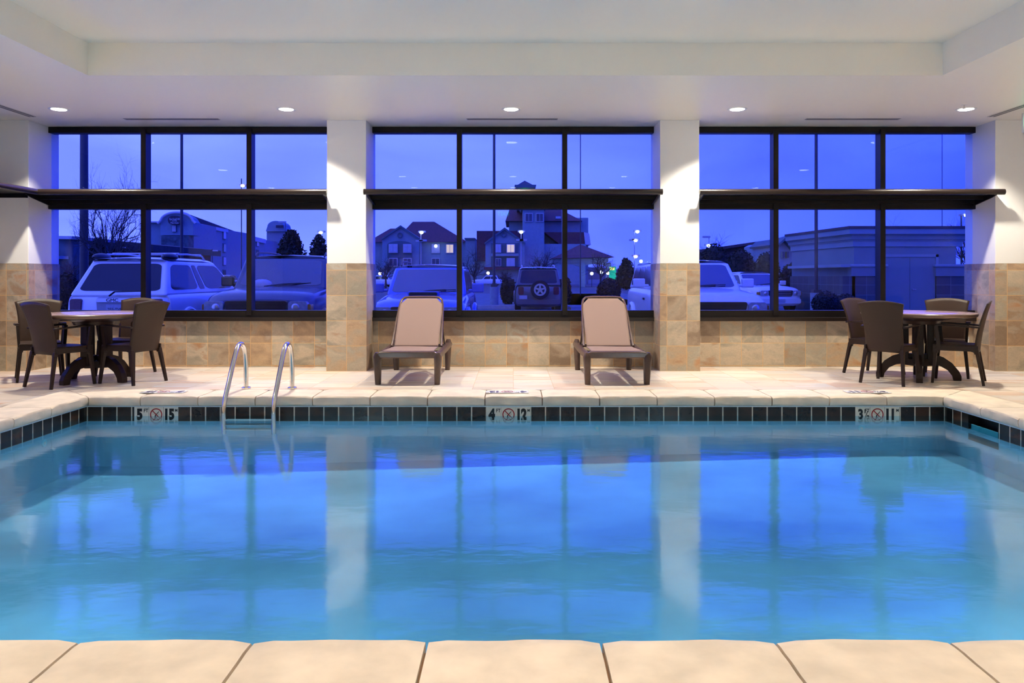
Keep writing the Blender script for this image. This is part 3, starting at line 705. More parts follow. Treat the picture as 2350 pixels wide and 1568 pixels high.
# ------------------------------------------------------------------ cars
def rrect(w, h, r, n=4, sk=0, top=1.0):
    pts = []
    for cx, cy, a0 in ((w / 2 - r, h / 2 - r, 0), (-w / 2 + r, h / 2 - r, 90), (-w / 2 + r, -h / 2 + r, 180), (w / 2 - r, -h / 2 + r, 270)):
        for k in range(n + 1):
            a = R(a0 + 90 * k / n); x = cx + r * math.cos(a); y = cy + r * math.sin(a)
            pts.append((x * (1 + (top - 1) * (y / h + .5)) + sk * y, y))
    return pts
def bil(q, u, v):
    a, b, c, d = [Vector(p) for p in q]      # a(0,0) b(1,0) c(1,1) d(0,1)
    return a * (1 - u) * (1 - v) + b * u * (1 - v) + c * u * v + d * (1 - u) * v
def panel(q, u0, u1, v0, v1, mt, name, parent, off=.006, r=.12, th=.012):
    a, b, c, d = [Vector(p) for p in q]; n = (b - a).cross(d - a).normalized()
    pts = []
    for x, y in rrect(1, 1, r, 4): pts.append(bil(q, u0 + (u1 - u0) * (x + .5), v0 + (v1 - v0) * (y + .5)) + n * off)
    return MB().prism(pts, -n * th).build(name, mt, parent, smooth=True)
def car(label, x, y, head, L, W, H, paint, zb, zhood, ztail, yc, yft, yrt, yrb, wt, name='parked_car', nside=(.045, .35, .65, .955), front='car', rear='suv', rails=None, grp=None, face=None, wheel_r=.34):
    """car space: forward +y, front bumper at y=L/2; yc cowl, yft/yrt roof ends, yrb base of the rear glass"""
    t = thing(name, label, 'car', (x, y, G), head, grp)
    h = W / 2; fy = L / 2; rings = []
    st = [(fy - .0, .80, zhood * .62, .84), (fy - .06, .92, zhood * .86, .93), (fy - .25, .98, zhood * .965, .985), (fy - .8, 1, zhood, 1.0), (yc + .05, 1, zb - .01, 1), (yc - .3, 1, zb, 1), (0, 1, zb, 1), (yrb + .3, 1, zb + .02, 1), (yrb, .99, zb + .01, .99),
          (-fy + .22, .975, ztail, .98), (-fy + .06, .95, ztail * .93, .95), (-fy, .88, ztail * .80, .9)]
    for (yy, ws, z, wl) in st:
        a = h * ws; b = h * wl
        half = [(0, z + (.03 if yy > yc else .0)), (a * .45, z + (.028 if yy > yc else 0)), (a * .78, z + .006), (a * .93, z - .035), (a * .985, z - .11), (a, z - .26), (b, .52), (b * .985, .34), (b * .94, .24)]
        ring = [(px, yy, pz) for px, pz in half] + [(-px, yy, pz) for px, pz in half[::-1]][:-1]
        rings.append(ring)
    MB().loft(rings, closed=True).build('body', paint, t, smooth=True, subsurf=1)
    # cabin
    k = .985 * h; q = wt * h
    B = [(-k * .93, yc, zb - .05), (k * .93, yc, zb - .05), (k * .95, yrb, zb - .05), (-k * .95, yrb, zb - .05)]
    T = [(-q, yft, H - .07), (q, yft, H - .07), (q, yrt, H - .07), (-q, yrt, H - .07)]
    m = MB().hexa(B + T)
    rr = [[(-q * .97, yft - .0, H - .08), (-q * .85, yft - .04, H - .035), (0, yft - .06, H - .005), (q * .85, yft - .04, H - .035), (q * .97, yft, H - .08)],
          [(-q * .99, yft - .5, H - .06), (-q * .86, yft - .5, H - .012), (0, yft - .5, H + .015), (q * .86, yft - .5, H - .012), (q * .99, yft - .5, H - .06)],
          [(-q * .99, yrt + .3, H - .06), (-q * .86, yrt + .3, H - .015), (0, yrt + .3, H + .008), (q * .86, yrt + .3, H - .015), (q * .99, yrt + .3, H - .06)],
          [(-q * .97, yrt - .05, H - .09), (-q * .85, yrt - .08, H - .05), (0, yrt - .1, H - .03), (q * .85, yrt - .08, H - .05), (q * .97, yrt - .05, H - .09)]]
    m.build('cabin', paint, t, smooth=True, bevel=.05, seg=3)
    MB().loft(rr, closed=False, caps=False).build('roof', paint, t, smooth='all')
    fr = [B[1], B[0], T[0], T[1]]; re = [B[3], B[2], T[2], T[3]]; rt = [B[2], B[1], T[1], T[2]]; lf = [B[0], B[3], T[3], T[0]]
    panel(fr, .06, .94, .12, .93, E_['cglass'], 'windshield', t, r=.09)
    panel(re, .07, .93, .14, .90, E_['dglass'], 'rear_window', t, r=.1)
    for sd, f in ((rt, 0), (lf, 1)):
        for i in range(len(nside) - 1):
            a, b = nside[i] + .012, nside[i + 1] - .012
            if f: a, b = 1 - b, 1 - a
            panel(sd, a, b, .16, .88, E_['dglass'], 'side_window', t, r=.16)
    for s in (-1, 1):
        mm = MB().box(s * (h + .14) - .12, s * (h + .14) + .12, yc - .44, yc - .32, zb + .01, zb + .20).box(min(s * h * .93, s * (h + .08)), max(s * h * .93, s * (h + .08)), yc - .40, yc - .35, zb + .02, zb + .08)
        mm.build('side_mirror', E_['cblack'] if front == 'jeep' else paint, t, smooth=True, bevel=.045, seg=4)
        for wy in (fy - .90, -fy + .95):
            wl = MB().tube([(s * (h - .24), wy, wheel_r), (s * (h - .01), wy, wheel_r)], wheel_r, 28).build('wheel', E_['tyre'], t, smooth=True)
            MB().tube([(s * (h - .02), wy, wheel_r), (s * (h + .005), wy, wheel_r)], wheel_r * .66, 20).build('rim', E_['alloy'], wl, smooth=True)
            a = MB(); P = [(s * (h - .0), wy + (wheel_r + .10) * math.cos(R(a_)), wheel_r + .02 + (wheel_r + .09) * math.sin(R(a_))) for a_ in range(0, 181, 12)]
            a.tube(P, .045, 8).build('wheel_arch', paint if front != 'jeep' else E_['cblack'], t, smooth=True)
    # front
    zf = zhood * .74
    yy = fy + .012
    def fp(w, hh, cx, cz, mt, nm, r=.03, th=.06, sk=0, yo=0, top=1.0):
        return MB().prism([(cx + px, yy + yo, cz + pz) for px, pz in rrect(w, hh, min(r, hh * .45, w * .45), 4, sk, top)], (0, -th, 0)).build(nm, mt, t, smooth=True, bevel=.004)
    def rp(w, hh, cx, cz, mt, nm, r=.03, th=.06, yo=0, top=1.0):
        return MB().prism([(cx + px, -yy - yo, cz + pz) for px, pz in rrect(w, hh, min(r, hh * .45, w * .45), 4, 0, top)], (0, th, 0)).build(nm, mt, t, smooth=True, bevel=.004)
    g = fp(W * .50, .24, 0, zf, E_['cblack'], 'grille', .05, .1, top=1.12)
    for i in range(3): MB().box(-W * .23, W * .23, yy - .005, yy + .012, zf - .075 + i * .07, zf - .06 + i * .07).build('grille_bar', E_['alloy'] if front == 'sedan' else E_['cblack'], g)
    for s in (-1, 1):
        hl = fp(.34, .21, s * (h - .26), zf + .01, E_['lamp'], 'headlight', .06, .16, yo=.0)
        MB().ball((s * (h - .30), yy + .0, zf), .075, .03, .075).build('reflector', E_['alloy'], hl, smooth=True)
        fp(.06, .12, s * (h - .065), zf + .0, E_['bulbamber'], 'indicator', .02, .2, yo=-.05)
    fp(W * .88, .2, 0, .45, paint, 'bumper', .06, .1, yo=.05); fp(.3, .12, 0, .47, E_['plate'], 'number_plate', .01, .02, yo=.08)
    wy = yc - .0
    for s in (-1, 1): MB().tube([(s * .1 + .2, yc + .02, zb + .01), (s * .1 - .15, yc - .05, zb + .055), (s * .1 - .5, yc - .09, zb + .075)], .010, 6).build('wiper', E_['cblack'], t)
    # rear
    zr = ztail * .80
    for s in (-1, 1): rp(.21, .30, s * (h - .235), zr - .02, E_['tail'], 'tail_light', .05, .16, yo=.0)
    rp(W * .9, .2, 0, .45, paint, 'bumper', .06, .1, yo=.05)
    if rails:
        for s in (-1, 1):
            xx = s * q * .86
            P = [(xx, yft - .25, H - .03), (xx, yft - .4, H + .055), (xx, (yft + yrt) / 2, H + .075), (xx, yrt + .35, H + .055), (xx, yrt + .2, H - .03)]
            MB().tube(P, .017, 8).build('roof_rail', E_['alloy'] if rails == 'silver' else E_['cblack'], t, smooth=True)
    return t
E_['bulbamber'] = mat('amber_lens', (.35, .16, .03), .15, noise_s=20, namp=.1)
P_ = {'white': mat('white_car_paint', (.78, .78, .78), .25, noise_s=3, namp=.02, coat=.6), 'navy': mat('dark_blue_car_paint', (.03, .06, .12), .25, noise_s=3, namp=.03, coat=.3),
      'blue': mat('blue_car_paint', (.07, .15, .55), .22, noise_s=3, namp=.03, coat=.8), 'grey': mat('dark_grey_car_paint', (.07, .075, .09), .3, noise_s=3, namp=.03, coat=.5),
      'pearl': mat('pearl_car_paint', (.70, .70, .72), .25, noise_s=3, namp=.02, coat=.6)}
SP = 'cars parked nose or tail to the pool building'
# white SUV, tail to the building, left bay
L_ = 5.0
t = car('white sport utility vehicle with roof rails and cross bars parked tail to the left window', -7.33, 14.45 + L_ / 2, 0, L_, 1.94, 1.80, P_['white'], 1.11, 1.06, 1.10, 1.45, .35, -1.95, -2.42, .74, 'parked_car', (.04, .42, .52, .97), rails='silver', rear='suv')
y0 = -L_ / 2 - .012
MB().prism([(px, y0 - .01, .86 + pz) for px, pz in rrect(.64, .36, .06, 4, 0, 1.1)], (0, .05, 0)).build('plate_recess', mat('grey_trim', (.30, .30, .31), .4, noise_s=20, namp=.05), t, bevel=.004)  # plain grey panel behind the number plate
g = MB().prism([(px, y0 - .045, .985 + pz) for px, pz in rrect(.66, .075, .03, 4)], (0, .06, 0)).build('garnish', P_['white'], t, bevel=.006)
text('badge', 'GMC', .085, E_['cblack'], g, (-.03, y0 - .047, .985), (R(90), 0, 0), .0, .004, 1.2)
g = MB().box(-.155, .155, y0 - .03, y0 - .015, .745, .905).build('number_plate', E_['plate'], t, bevel=.002)
text('plate_text', '255·TVJ', .085, E_['pane'], g, (0, y0 - .032, .81), (R(90), 0, 0), .001, .001, .9)
MB().beam((-.10, y0 - .03, 1.06), (-.02, y0 + .02, 1.14), .045, .03).beam((-.02, y0 + .02, 1.14), (.62, y0 + .04, 1.155), .034, .025).build('rear_wiper', E_['cblack'], t, bevel=.004)
for yy in (-1.3, -.2): MB().beam((-.66, yy, 1.885), (.66, yy, 1.885), .05, .02).build('cross_bar', E_['alloy'], t, bevel=.004)
for s in (-1, 1): MB().ball((s * .66, -1.72, 1.80), .12, .28, .075).build('rail_foot', E_['cblack'], t, smooth=True)
# dark blue boxy SUV, nose to the building
L_ = 4.5
t = car('dark blue boxy sport utility vehicle parked nose to the left window beside the white one', -4.60, 14.0 + L_ / 2, PI, L_, 2.02, 1.86, P_['navy'], 1.22, 1.17, 1.15, .82, .35, -2.0, -2.2, .82, 'parked_car', (.045, .35, .65, .955), 'jeep', rails='dark')
MB().ball((.38, .70, 1.24), .24, .12, .13).build('dashboard_cover', mat('pale_cloth', (.4, .4, .45), .8, noise_s=10, namp=.1), t, smooth=True)
# blue wagon with bonnet scoop
L_ = 4.45
t = car('bright blue wagon with a scoop in the bonnet parked nose to the middle window', -1.78, 14.5 + L_ / 2, PI, L_, 1.80, 1.68, P_['blue'], 1.08, 1.0, 1.02, .72, .12, -1.9, -2.15, .80, 'parked_car', (.045, .35, .65, .955), rails='dark')
MB().prism([(px, 1.28, 1.075 + pz) for px, pz in rrect(.56, .075, .035, 4)], (0, -.5, .0)).build('bonnet_scoop', E_['cblack'], t, bevel=.01)
MB().prism([(px, 1.26, 1.085 + pz) for px, pz in rrect(.62, .085, .04, 4)], (0, -.5, .0)).build('scoop_lip', P_['blue'], t, bevel=.01)
# dark grey SUV with a spare wheel, far row
L_ = 4.4
t = car('dark grey sport utility vehicle with a spare wheel on its tailgate, far row', X(1236, 30), 30 + L_ / 2, 0, L_, 1.82, 1.80, P_['grey'], 1.12, 1.1, 1.12, 1.0, .5, -1.95, -2.15, .80, 'parked_car', (.045, .35, .65, .955), 'jeep', rails='silver')
y0 = -L_ / 2 - .03
sw = MB().cyl((.05, y0 + .03, .92), (.05, y0 - .16, .92), .36, 36).build('spare_wheel', E_['tyre'], t, smooth=True, bevel=.02)
m = MB().lathe([(.17, 0), (.235, 0), (.235, .02), (.17, .02)], n=32)
for k in range(5):
    a = 2 * PI * k / 5 + PI / 2; m.beam((math.cos(a) * .03, math.sin(a) * .03, .012), (math.cos(a) * .2, math.sin(a) * .2, .012), .085, .02, .06, .02)
m.lathe([(0, .03), (.05, .03), (.06, 0), (0, 0)], n=20)
r = m.build('alloy_rim', E_['alloy'], sw); r.rotation_euler = (R(90), 0, 0); r.location = (.05, y0 - .165, .92)
MB().box(-.74, -.44, y0 - .01, y0 + .02, .56, .70).build('number_plate', E_['plate'], t)
# white SUV behind the right column
L_ = 4.9
t = car('large white sport utility vehicle parked nose to the building behind the right column', 3.78, 14.5 + L_ / 2, PI, L_, 2.0, 1.78, P_['white'], 1.18, 1.12, 1.10, .85, .25, -2.05, -2.3, .80, 'parked_car', (.045, .35, .65, .955))
for s in (-1, 1): MB().box(min(s * 1.0, s * 1.02), max(s * 1.0, s * 1.02), .15, .30, .93, .97).build('door_handle', E_['cblack'], t)
# white crossover further back
L_ = 4.6
t = car('white crossover with a chrome slatted grille parked behind the large white vehicle', X(1776, 31), 31 + L_ / 2, PI + .12, L_, 1.86, 1.62, P_['pearl'], 1.05, 1.02, 1.0, .65, -.1, -1.8, -2.1, .76, 'parked_car', (.045, .35, .65, .955), 'sedan')
MB().box(-.4, .4, -1.0, -.2, 1.625, 1.645).build('sunroof', E_['cglass'], t)
# distant cars
for px, py, D, pt, lb in ((868, 638, 110, 'white', 'small white van far off at the left edge of the middle window'), (1118, 638, 120, 'pearl', 'pale car far off between the hotel wings'),
                          (1565, 650, 90, 'white', 'pale car far off beyond the grass near the right column'), (505, 645, 95, 'grey', 'dark car far off beside the four storey hotel')):
    car(lb, X(px, D), D, R(80), 4.5, 1.85, 1.6, P_[pt], 1.0, .95, .95, .7, .1, -1.6, -2.0, .76, 'distant_car', (.05, .5, .95))
# ------------------------------------------------------------------ buildings
def pw(mb, pts, D, depth):           # outline traced at distance D, given real thickness
    return mb.prism([(X(px, D), D, Z(py, D) if py < 649 else G) for px, py in pts], (0, depth, 0))
def win(parent, px0, px1, py0, py1, D, mt, frame=True, name='window', cross=True):
    x0, x1, z0, z1 = X(px0, D), X(px1, D), Z(py1, D), Z(py0, D); e = (x1 - x0) * .10
    f = MB().box(x0 - e, x1 + e, D - .25, D + .3, z0 - e, z1 + e).build(name, E_['trimw'] if frame else E_['teal'], parent)
    p = MB().box(x0, (x0 + x1) / 2 - e * .35, D - .3, D - .2, z0, z1).box((x0 + x1) / 2 + e * .35, x1, D - .3, D - .2, z0, z1) if cross else MB().box(x0, x1, D - .3, D - .2, z0, z1)
    p.build('pane', mt, f)
GZ = 655
# far left restaurant-like block and long brick building
D = 62
t = thing('stone_building', 'low stone-fronted building with a pale cornice at the far left', 'building', (0, 0, 0))
pw(MB(), [(20, GZ), (160, GZ), (160, 548), (20, 545)], D, 6).build('wall', E_['stone'], t)
pw(MB(), [(15, 540), (166, 542), (163, 549), (15, 547)], D - .5, 7).build('cornice', E_['trimw'], t)
pw(MB(), [(15, 587), (130, 587), (130, 594), (15, 594)], D - 1.6, 2).build('awning', E_['cream'], t)
win(t, 112, 126, 600, 640, D, E_['pane'], False)
D = 70
t = thing('brick_building', 'long low brick building with a dark sloping roof behind the bare tree', 'building', (0, 0, 0))
pw(MB(), [(178, GZ), (345, GZ), (345, 572), (178, 558)], D, 14).build('wall', E_['brick'], t)
pw(MB(), [(176, 549), (240, 550), (352, 562), (352, 578), (176, 566)], D - .8, 16).build('roof', E_['dark'], t)
pw(MB(), [(268, 566), (292, 567.5), (292, 570), (268, 568.5)], D - 1.2, .3).build('light_strip', E_['trimw'], t)
# four storey hotel with arched gable
t = thing('hotel_building', 'four storey hotel with an arched gable and an oval sign, left of centre', 'building', (0, 0, 0))
D = 128
m = MB(); pw(m, [(330, 650), (432, 650), (432, 510), (330, 510)], D, 12)
xa, xb, xc, xd, xe = X(432, D), X(523, 150), X(606, 190), X(612, 196), X(655, 200)
zt = Z(510, D)
m.plan([(xa, D), (xb, 150), (xb, 165), (xa - 4, D + 12)], G, zt)
m.plan([(xb - .5, 148), (xc, 190), (xc - 8, 205), (xb - 6, 165)], G, zt)
m.plan([(xc - .2, 188), (xd + 2, 200), (xd - 6, 215), (xc - 8, 205)], G, zt)
m.build('wall', E_['grey'], t)
m = MB(); arc = [(368, 510)] + [(368 + (1 - math.cos(a)) * 34.5 + 3, 510 - 20 * math.sin(a) ** .9) for a in [R(12 * k) for k in range(1, 15)]] + [(443, 510), (443, 540), (368, 540)]
pw(m, arc, D - 1.2, 3).build('arched_gable', E_['grey'], t)
m = MB(); arc2 = [(362, 513)] + [(405.5 - math.cos(R(9 * k)) * 37, 511 - 23 * math.sin(R(9 * k)) ** .85) for k in range(1, 20)] + [(449, 513)]
m.tube([(X(a, D - 1.6), D - 1.6, Z(b, D - 1.6)) for a, b in arc2], .22, 8).build('arch_trim', E_['trimw'], t, smooth=True)
pw(MB(), [(370, 650), (433, 650), (433, 541), (370, 541)], D - 1.4, 2).build('stone_bay', E_['stone'], t)
pw(MB(), [(330, 508), (369, 508), (369, 511), (330, 511)], D - .9, 1.2).build('parapet_trim', E_['trimw'], t)
m = MB()
m.prism([(xa - 4, D + .2, zt), (xb, 150.2, zt), (xc - .5, 190, zt), (xc - 6, 204, zt), (xa - 12, D + 14, zt)], (0, 0, .01))
a = [(xa - 1, D, zt + .01), (xc - .5, 190, zt + .01), (xc - 14, 206, zt + .01), (xa - 13, D + 16, zt + .01)]
m.hexa(a + [(xa - 1.5, D + 4, zt + 1.6), (xc - 5, 186, zt + 1.6), (xc - 8, 190, zt + 1.8), (xa - 4, D + 8, zt + 1.7)])
m.build('roof', E_['roofdark'], t)
MB().prism([(X(610, 197), 197, Z(531, 197)), (X(655, 197), 197, Z(531, 197))] + [(X(632.5 + math.cos(R(15 * k)) * 19, 197), 197, Z(520 - 13 * math.sin(R(15 * k)), 197)) for k in range(0, 13)], (0, 6, 0)).plan([(X(612, 198), 198), (X(655, 198), 198), (X(655, 198), 208), (X(612, 198), 208)], G, Z(530, 198)).build('far_tower', E_['grey'], t)
MB().plan([(xb - .3, 147.8), (xb, 147.4), (xc + .6, 189.6), (xc, 190.2)], zt - .9, zt + .1).build('cornice', E_['trimw'], t)
MB().plan([(xa - .2, D - .3), (xa + .3, D - .4), (xb + .3, 149.4), (xb - .2, 150)], zt - .5, zt + .1).build('cornice', E_['trimw'], t)
def segwin(parent, pa, pb, f, z0, z1, w, mt):
    a = Vector((*pa, 0)); b = Vector((*pb, 0)); d = (b - a).normalized(); n = Vector((d.y, -d.x, 0)); c = a + (b - a) * f
    q = [c - d * w / 2, c + d * w / 2]
    fr = MB().prism([q[0] + n * .15 + Vector((0, 0, z0)), q[1] + n * .15 + Vector((0, 0, z0)), q[1] + n * .15 + Vector((0, 0, z1)), q[0] + n * .15 + Vector((0, 0, z1))], -n * .6).build('window', E_['teal'], parent)
    e = .16
    MB().prism([q[0] + d * e + n * .22 + Vector((0, 0, z0 + e)), q[1] - d * e + n * .22 + Vector((0, 0, z0 + e)), q[1] - d * e + n * .22 + Vector((0, 0, z1 - e)), q[0] + d * e + n * .22 + Vector((0, 0, z1 - e))], -n * .1).build('pane', mt, fr)
for fl in range(4):
    z0 = Z(598, 145) + .6 - 2.8 + 2.45 * fl - 1.2
    for (pa, pb, fs) in (((xa, D), (xb, 150), (.60, .88)), ((xb - .5, 148), (xc, 190), (.12, .30, .55, .80))):
        for k, f in enumerate(fs): segwin(t, pa, pb, f, z0, z0 + 1.75, 1.7 if pa[0] == xa else 2.8, E_['pale'] if (k + fl) % 2 == 0 else E_['pane'])
win(t, 397, 405, 518, 532, D - 1.2, E_['pale'], False)
s = pw(MB(), [(400.5 + 15.5 * math.copysign(abs(math.cos(R(15 * k))) ** .7, math.cos(R(15 * k))), 505.5 - 10.5 * math.sin(R(15 * k))) for k in range(24)], D - 2.2, .5).build('hotel_sign', E_['roofdark'], t)
for a, b, c in (('SpringHill', 503, .44), ('SUITES', 507.3, .26), ('Marriott', 511.8, .38)):
    text('sign_lettering', a, c, E_['polel'], s, (X(400.5, D - 2.25), D - 2.25, Z(b, D - 2.25)), (R(90), 0, 0), .01)
s = pw(MB(), [(633, 517), (650, 517), (650, 523), (633, 523)], 196, .4).build('hotel_sign', E_['roofdark'], t)
# gabled hotel, left wing
D = 150
t = thing('gabled_hotel_wing', 'cream hotel wing with a red hipped roof and an arched gable front', 'building', (0, 0, 0))
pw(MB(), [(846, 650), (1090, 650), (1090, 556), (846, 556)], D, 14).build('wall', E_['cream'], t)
m = MB(); y0, y1 = D - .8, D + 16
def hip(mb, el, er, ey, rl, rr, ry, D, dd, ym=None):
    a = [(X(el, D), D - .8, Z(ey, D)), (X(er, D), D - .8, Z(ey, D)), (X(er, D), D + dd, Z(ey, D)), (X(el, D), D + dd, Z(ey, D))]
    b = [(X(rl, D), D + dd * .45, Z(ry, D)), (X(rr, D), D + dd * .45, Z(ry, D)), (X(rr, D), D + dd * .5, Z(ry, D)), (X(rl, D), D + dd * .5, Z(ry, D))]
    return mb.hexa(a + b)
hip(m, 905, 1074, 556, 936, 988, 503, D, 16)
hip(m, 844, 930, 556, 884, 912, 520, D, 14)
m.build('roof', E_['roofred'], t)
g = pw(MB(), [(877, 650), (962, 650), (962, 546), (919, 518), (877, 546)], D - 2, 3).build('gable_front', E_['cream'], t)
pw(MB(), [(875, 547), (919, 517), (963, 547), (963, 551), (919, 522), (875, 551)], D - 2.6, .5).build('gable_trim', E_['teal'], t)
m = MB(); m.tube([(X(918 + 5 * math.cos(R(18 * k)), D - 2.3), D - 2.3, Z(540 - 5.5 * math.sin(R(18 * k)), D - 2.3)) for k in range(21)], .12, 6).build('round_vent', E_['teal'], t)
pw(MB(), [(889, 592), (889, 562)] + [(889 + 28 * (1 - math.cos(R(15 * k))), 562 - 9 * math.sin(R(15 * k))) for k in range(1, 12)] + [(945, 562), (945, 592)], D - 2.3, .3).build('arched_bay', E_['teal'], t)
for (a, b, c, d, mt) in ((894, 911, 562, 579, 'pale'), (927, 943, 562, 579, 'pale'), (894, 911, 594, 610, 'pane'), (927, 943, 594, 610, 'pane')): win(t, a, b, c, d, D - 2.6, E_[mt])
for (a, b, c, d, mt) in ((992, 1008, 562, 580, 'pale'), (1025, 1040, 562, 580, 'lit'), (992, 1008, 594, 610, 'pane')): win(t, a, b, c, d, D, E_[mt])
pw(MB(), [(1068, 650), (1090, 650), (1090, 550), (1068, 550)], D - 1, 8).build('link_block', E_['cream'], t)
pw(MB(), [(1066, 546), (1090, 546), (1090, 550), (1066, 550)], D - 1.4, 9).build('link_cornice', E_['teal'], t)
# hotel right wing with tower
D = 140
t = thing('tower_hotel_wing', 'hotel wing with a red roof, gabled bay and tall square tower in the middle window', 'building', (0, 0, 0))
pw(MB(), [(1094, 650), (1345, 650), (1345, 560), (1094, 560)], D, 14).build('wall', E_['cream'], t)
pw(MB(), [(1094, 530), (1228, 530), (1228, 600), (1094, 600)], D - .6, 8).build('front_roof', E_['roofred'], t)
pw(MB(), [(1114, 650), (1204, 650), (1204, 556), (1158, 523), (1114, 556)], D - 3, 4).build('gable_front', E_['cream'], t)
pw(MB(), [(1112, 557), (1158, 522), (1206, 557), (1206, 561), (1158, 527), (1112, 561)], D - 3.6, .5).build('gable_trim', E_['teal'], t)
m = MB(); m.tube([(X(1156 + 5 * math.cos(R(18 * k)), D - 3.3), D - 3.3, Z(538 - 5.5 * math.sin(R(18 * k)), D - 3.3)) for k in range(21)], .12, 6).build('round_vent', E_['teal'], t)
pw(MB(), [(1127, 612), (1127, 558), (1190, 558), (1190, 612)], D - 3.3, .4).build('bay_recess', E_['teal'], t)
pw(MB(), [(1127, 582), (1190, 582), (1190, 588), (1127, 588)], D - 4.2, 1).build('balcony', E_['cream'], t)
for (a, b, c, d, mt) in ((1138, 1149, 562, 579, 'pale'), (1164, 1180, 562, 579, 'lit'), (1138, 1149, 594, 610, 'pane'), (1164, 1180, 594, 610, 'pale')): win(t, a, b, c, d, D - 3.7, E_[mt])
pw(MB(), [(1110, 613), (1210, 613), (1210, 619), (1110, 619)], D - 5, 3).build('canopy', E_['roofred'], t)
pw(MB(), [(1168, 650), (1350, 650), (1350, 500), (1168, 500)], D + 6, 14).build('upper_block', E_['cream'], t)
m = MB(); hip(m, 1160, 1336, 508, 1172, 1272, 462, D + 5, 18); m.build('upper_roof', E_['roofred'], t)
m = MB(); pw(m, [(1249, 533), (1342, 533), (1350, 561), (1290, 565)], D + 2, 6).build('lower_roof', E_['roofred'], t)
pw(MB(), [(1340, 533), (1352, 536), (1356, 562), (1343, 562)], D + 1.8, 6).build('roof_end', E_['trimw'], t)
m = MB(); pw(m, [(1200, 650), (1249, 650), (1249, 478), (1200, 478)], D - 1, 8)
m.build('tower', E_['cream'], t)
pw(MB(), [(1196, 480), (1252, 480), (1256, 474), (1192, 474)], D - 1.6, 9).build('tower_cornice', E_['teal'], t)
for a, b in ((1206, 1221), (1231, 1246)): win(t, a, b, 491, 508, D - 1, E_['pane'])
pw(MB(), [(1186, 480), (1226, 480), (1226, 424), (1186, 424)], D + 4, 6).build('belfry', E_['cream'], t)
m = MB(); Dm = D + 7; m.loft([[(X(1181, D), Dm - 4.2, Z(424, D)), (X(1231, D), Dm - 4.2, Z(424, D)), (X(1231, D), Dm + 4, Z(424, D)), (X(1181, D), Dm + 4, Z(424, D))],
    [(X(1205, D), Dm - .1, Z(404, D)), (X(1206, D), Dm - .1, Z(404, D)), (X(1206, D), Dm + .1, Z(404, D)), (X(1205, D), Dm + .1, Z(404, D))]], closed=True).build('belfry_roof', E_['roofdark'], t)
pw(MB(), [(1181, 424), (1231, 424), (1228, 431), (1184, 431)], D + 2.4, 8).build('belfry_cornice', E_['teal'], t)
MB().cyl((X(1205, D), D + 3.9, Z(437, D)), (X(1205, D), D + 3.6, Z(437, D)), .65, 20).build('round_sign', mat('green_glow', (0, .2, .05), .5, emit=(.05, .9, .25), es=1.2), t)
MB().cyl((X(1205, D), D + 3.6, Z(437, D)), (X(1205, D), D + 3.5, Z(437, D)), .28, 16).build('sign_centre', mat('yellow_glow', (.4, .4, .1), .5, emit=(.9, .9, .1), es=1.2), t)
win(t, 1275, 1287, 497, 502, D + 4, E_['pale'], False, 'skylight', False)
# entrance porch
D = 110
t = thing('entrance_porch', 'open hotel entrance porch with a red pyramid roof and arched openings', 'building', (0, 0, 0))
m = MB(); m.loft([[(X(1262, D), D - 4, Z(595, D)), (X(1402, D), D - 4, Z(592, D)), (X(1402, D), D + 6, Z(592, D)), (X(1262, D), D + 6, Z(595, D))],
    [(X(1330, D), D, Z(562, D)), (X(1334, D), D, Z(562, D)), (X(1334, D), D + 1, Z(562, D)), (X(1330, D), D + 1, Z(562, D))]], closed=True).build('roof', E_['roofred'], t)
pw(MB(), [(1268, 604), (1396, 602), (1396, 592), (1268, 594)], D - 3.2, 9).build('fascia', E_['cream'], t)
pw(MB(), [(1272, 610), (1272, 604), (1392, 602), (1392, 612), (1382, 608), (1362, 606), (1345, 609), (1332, 613), (1318, 608), (1300, 606), (1284, 608)], D - 3, .8).build('arch', E_['cream'], t)
for px in (1275, 1332, 1390): MB().box(X(px, D) - .35, X(px, D) + .35, D - 3.2, D - 2.5, G, Z(604, D)).build('post', E_['cream'], t)
# right side: dark long building and apartments
D = 79
t = thing('dark_building', 'long dark building behind the hedge in the right window', 'building', (0, 0, 0))
pw(MB(), [(1640, GZ), (1800, GZ), (1800, 560), (1740, 558), (1640, 568)], D, 12).build('wall', E_['dark'], t)
pw(MB(), [(1632, 570), (1740, 554), (1806, 562), (1806, 568), (1740, 560), (1632, 576)], D - 1, 14).build('roof', E_['roofdark'], t)
D = 66
t = thing('apartment_building', 'gabled apartment building with a ribbed metal roof behind the crossover', 'building', (0, 0, 0))
pw(MB(), [(1788, 650), (1880, 650), (1880, 550), (1860, 540), (1836, 572), (1818, 572), (1800, 552), (1788, 558)], D, 10).build('wall', E_['grey'], t)
m = MB()
q = [(X(1800, D), D - .6, Z(550, D)), (X(1822, D), D - .6, Z(573, D)), (X(1840, D), D - .6, Z(573, D)), (X(1868, D), D - .6, Z(538, D)), (X(1868, D), D + 6, Z(536, D)), (X(1800, D), D + 6, Z(545, D))]
pw(m, [(1786, 560), (1803, 545), (1840, 545), (1858, 536), (1880, 530), (1880, 538), (1862, 542), (1838, 574), (1820, 574), (1802, 552), (1788, 564)], D - .7, 8).build('roof', E_['teal'], t)
for k in range(6): pw(MB(), [(1806 + 5 * k, 547), (1807 + 5 * k, 547), (1824 + 2.6 * k, 572), (1823 + 2.6 * k, 572)], D - .85, .15).build('roof_rib', E_['grey'], t)
for a in (1794, 1804, 1832): win(t, a, a + 4, 578, 592, D - .2, E_['pane'], False)
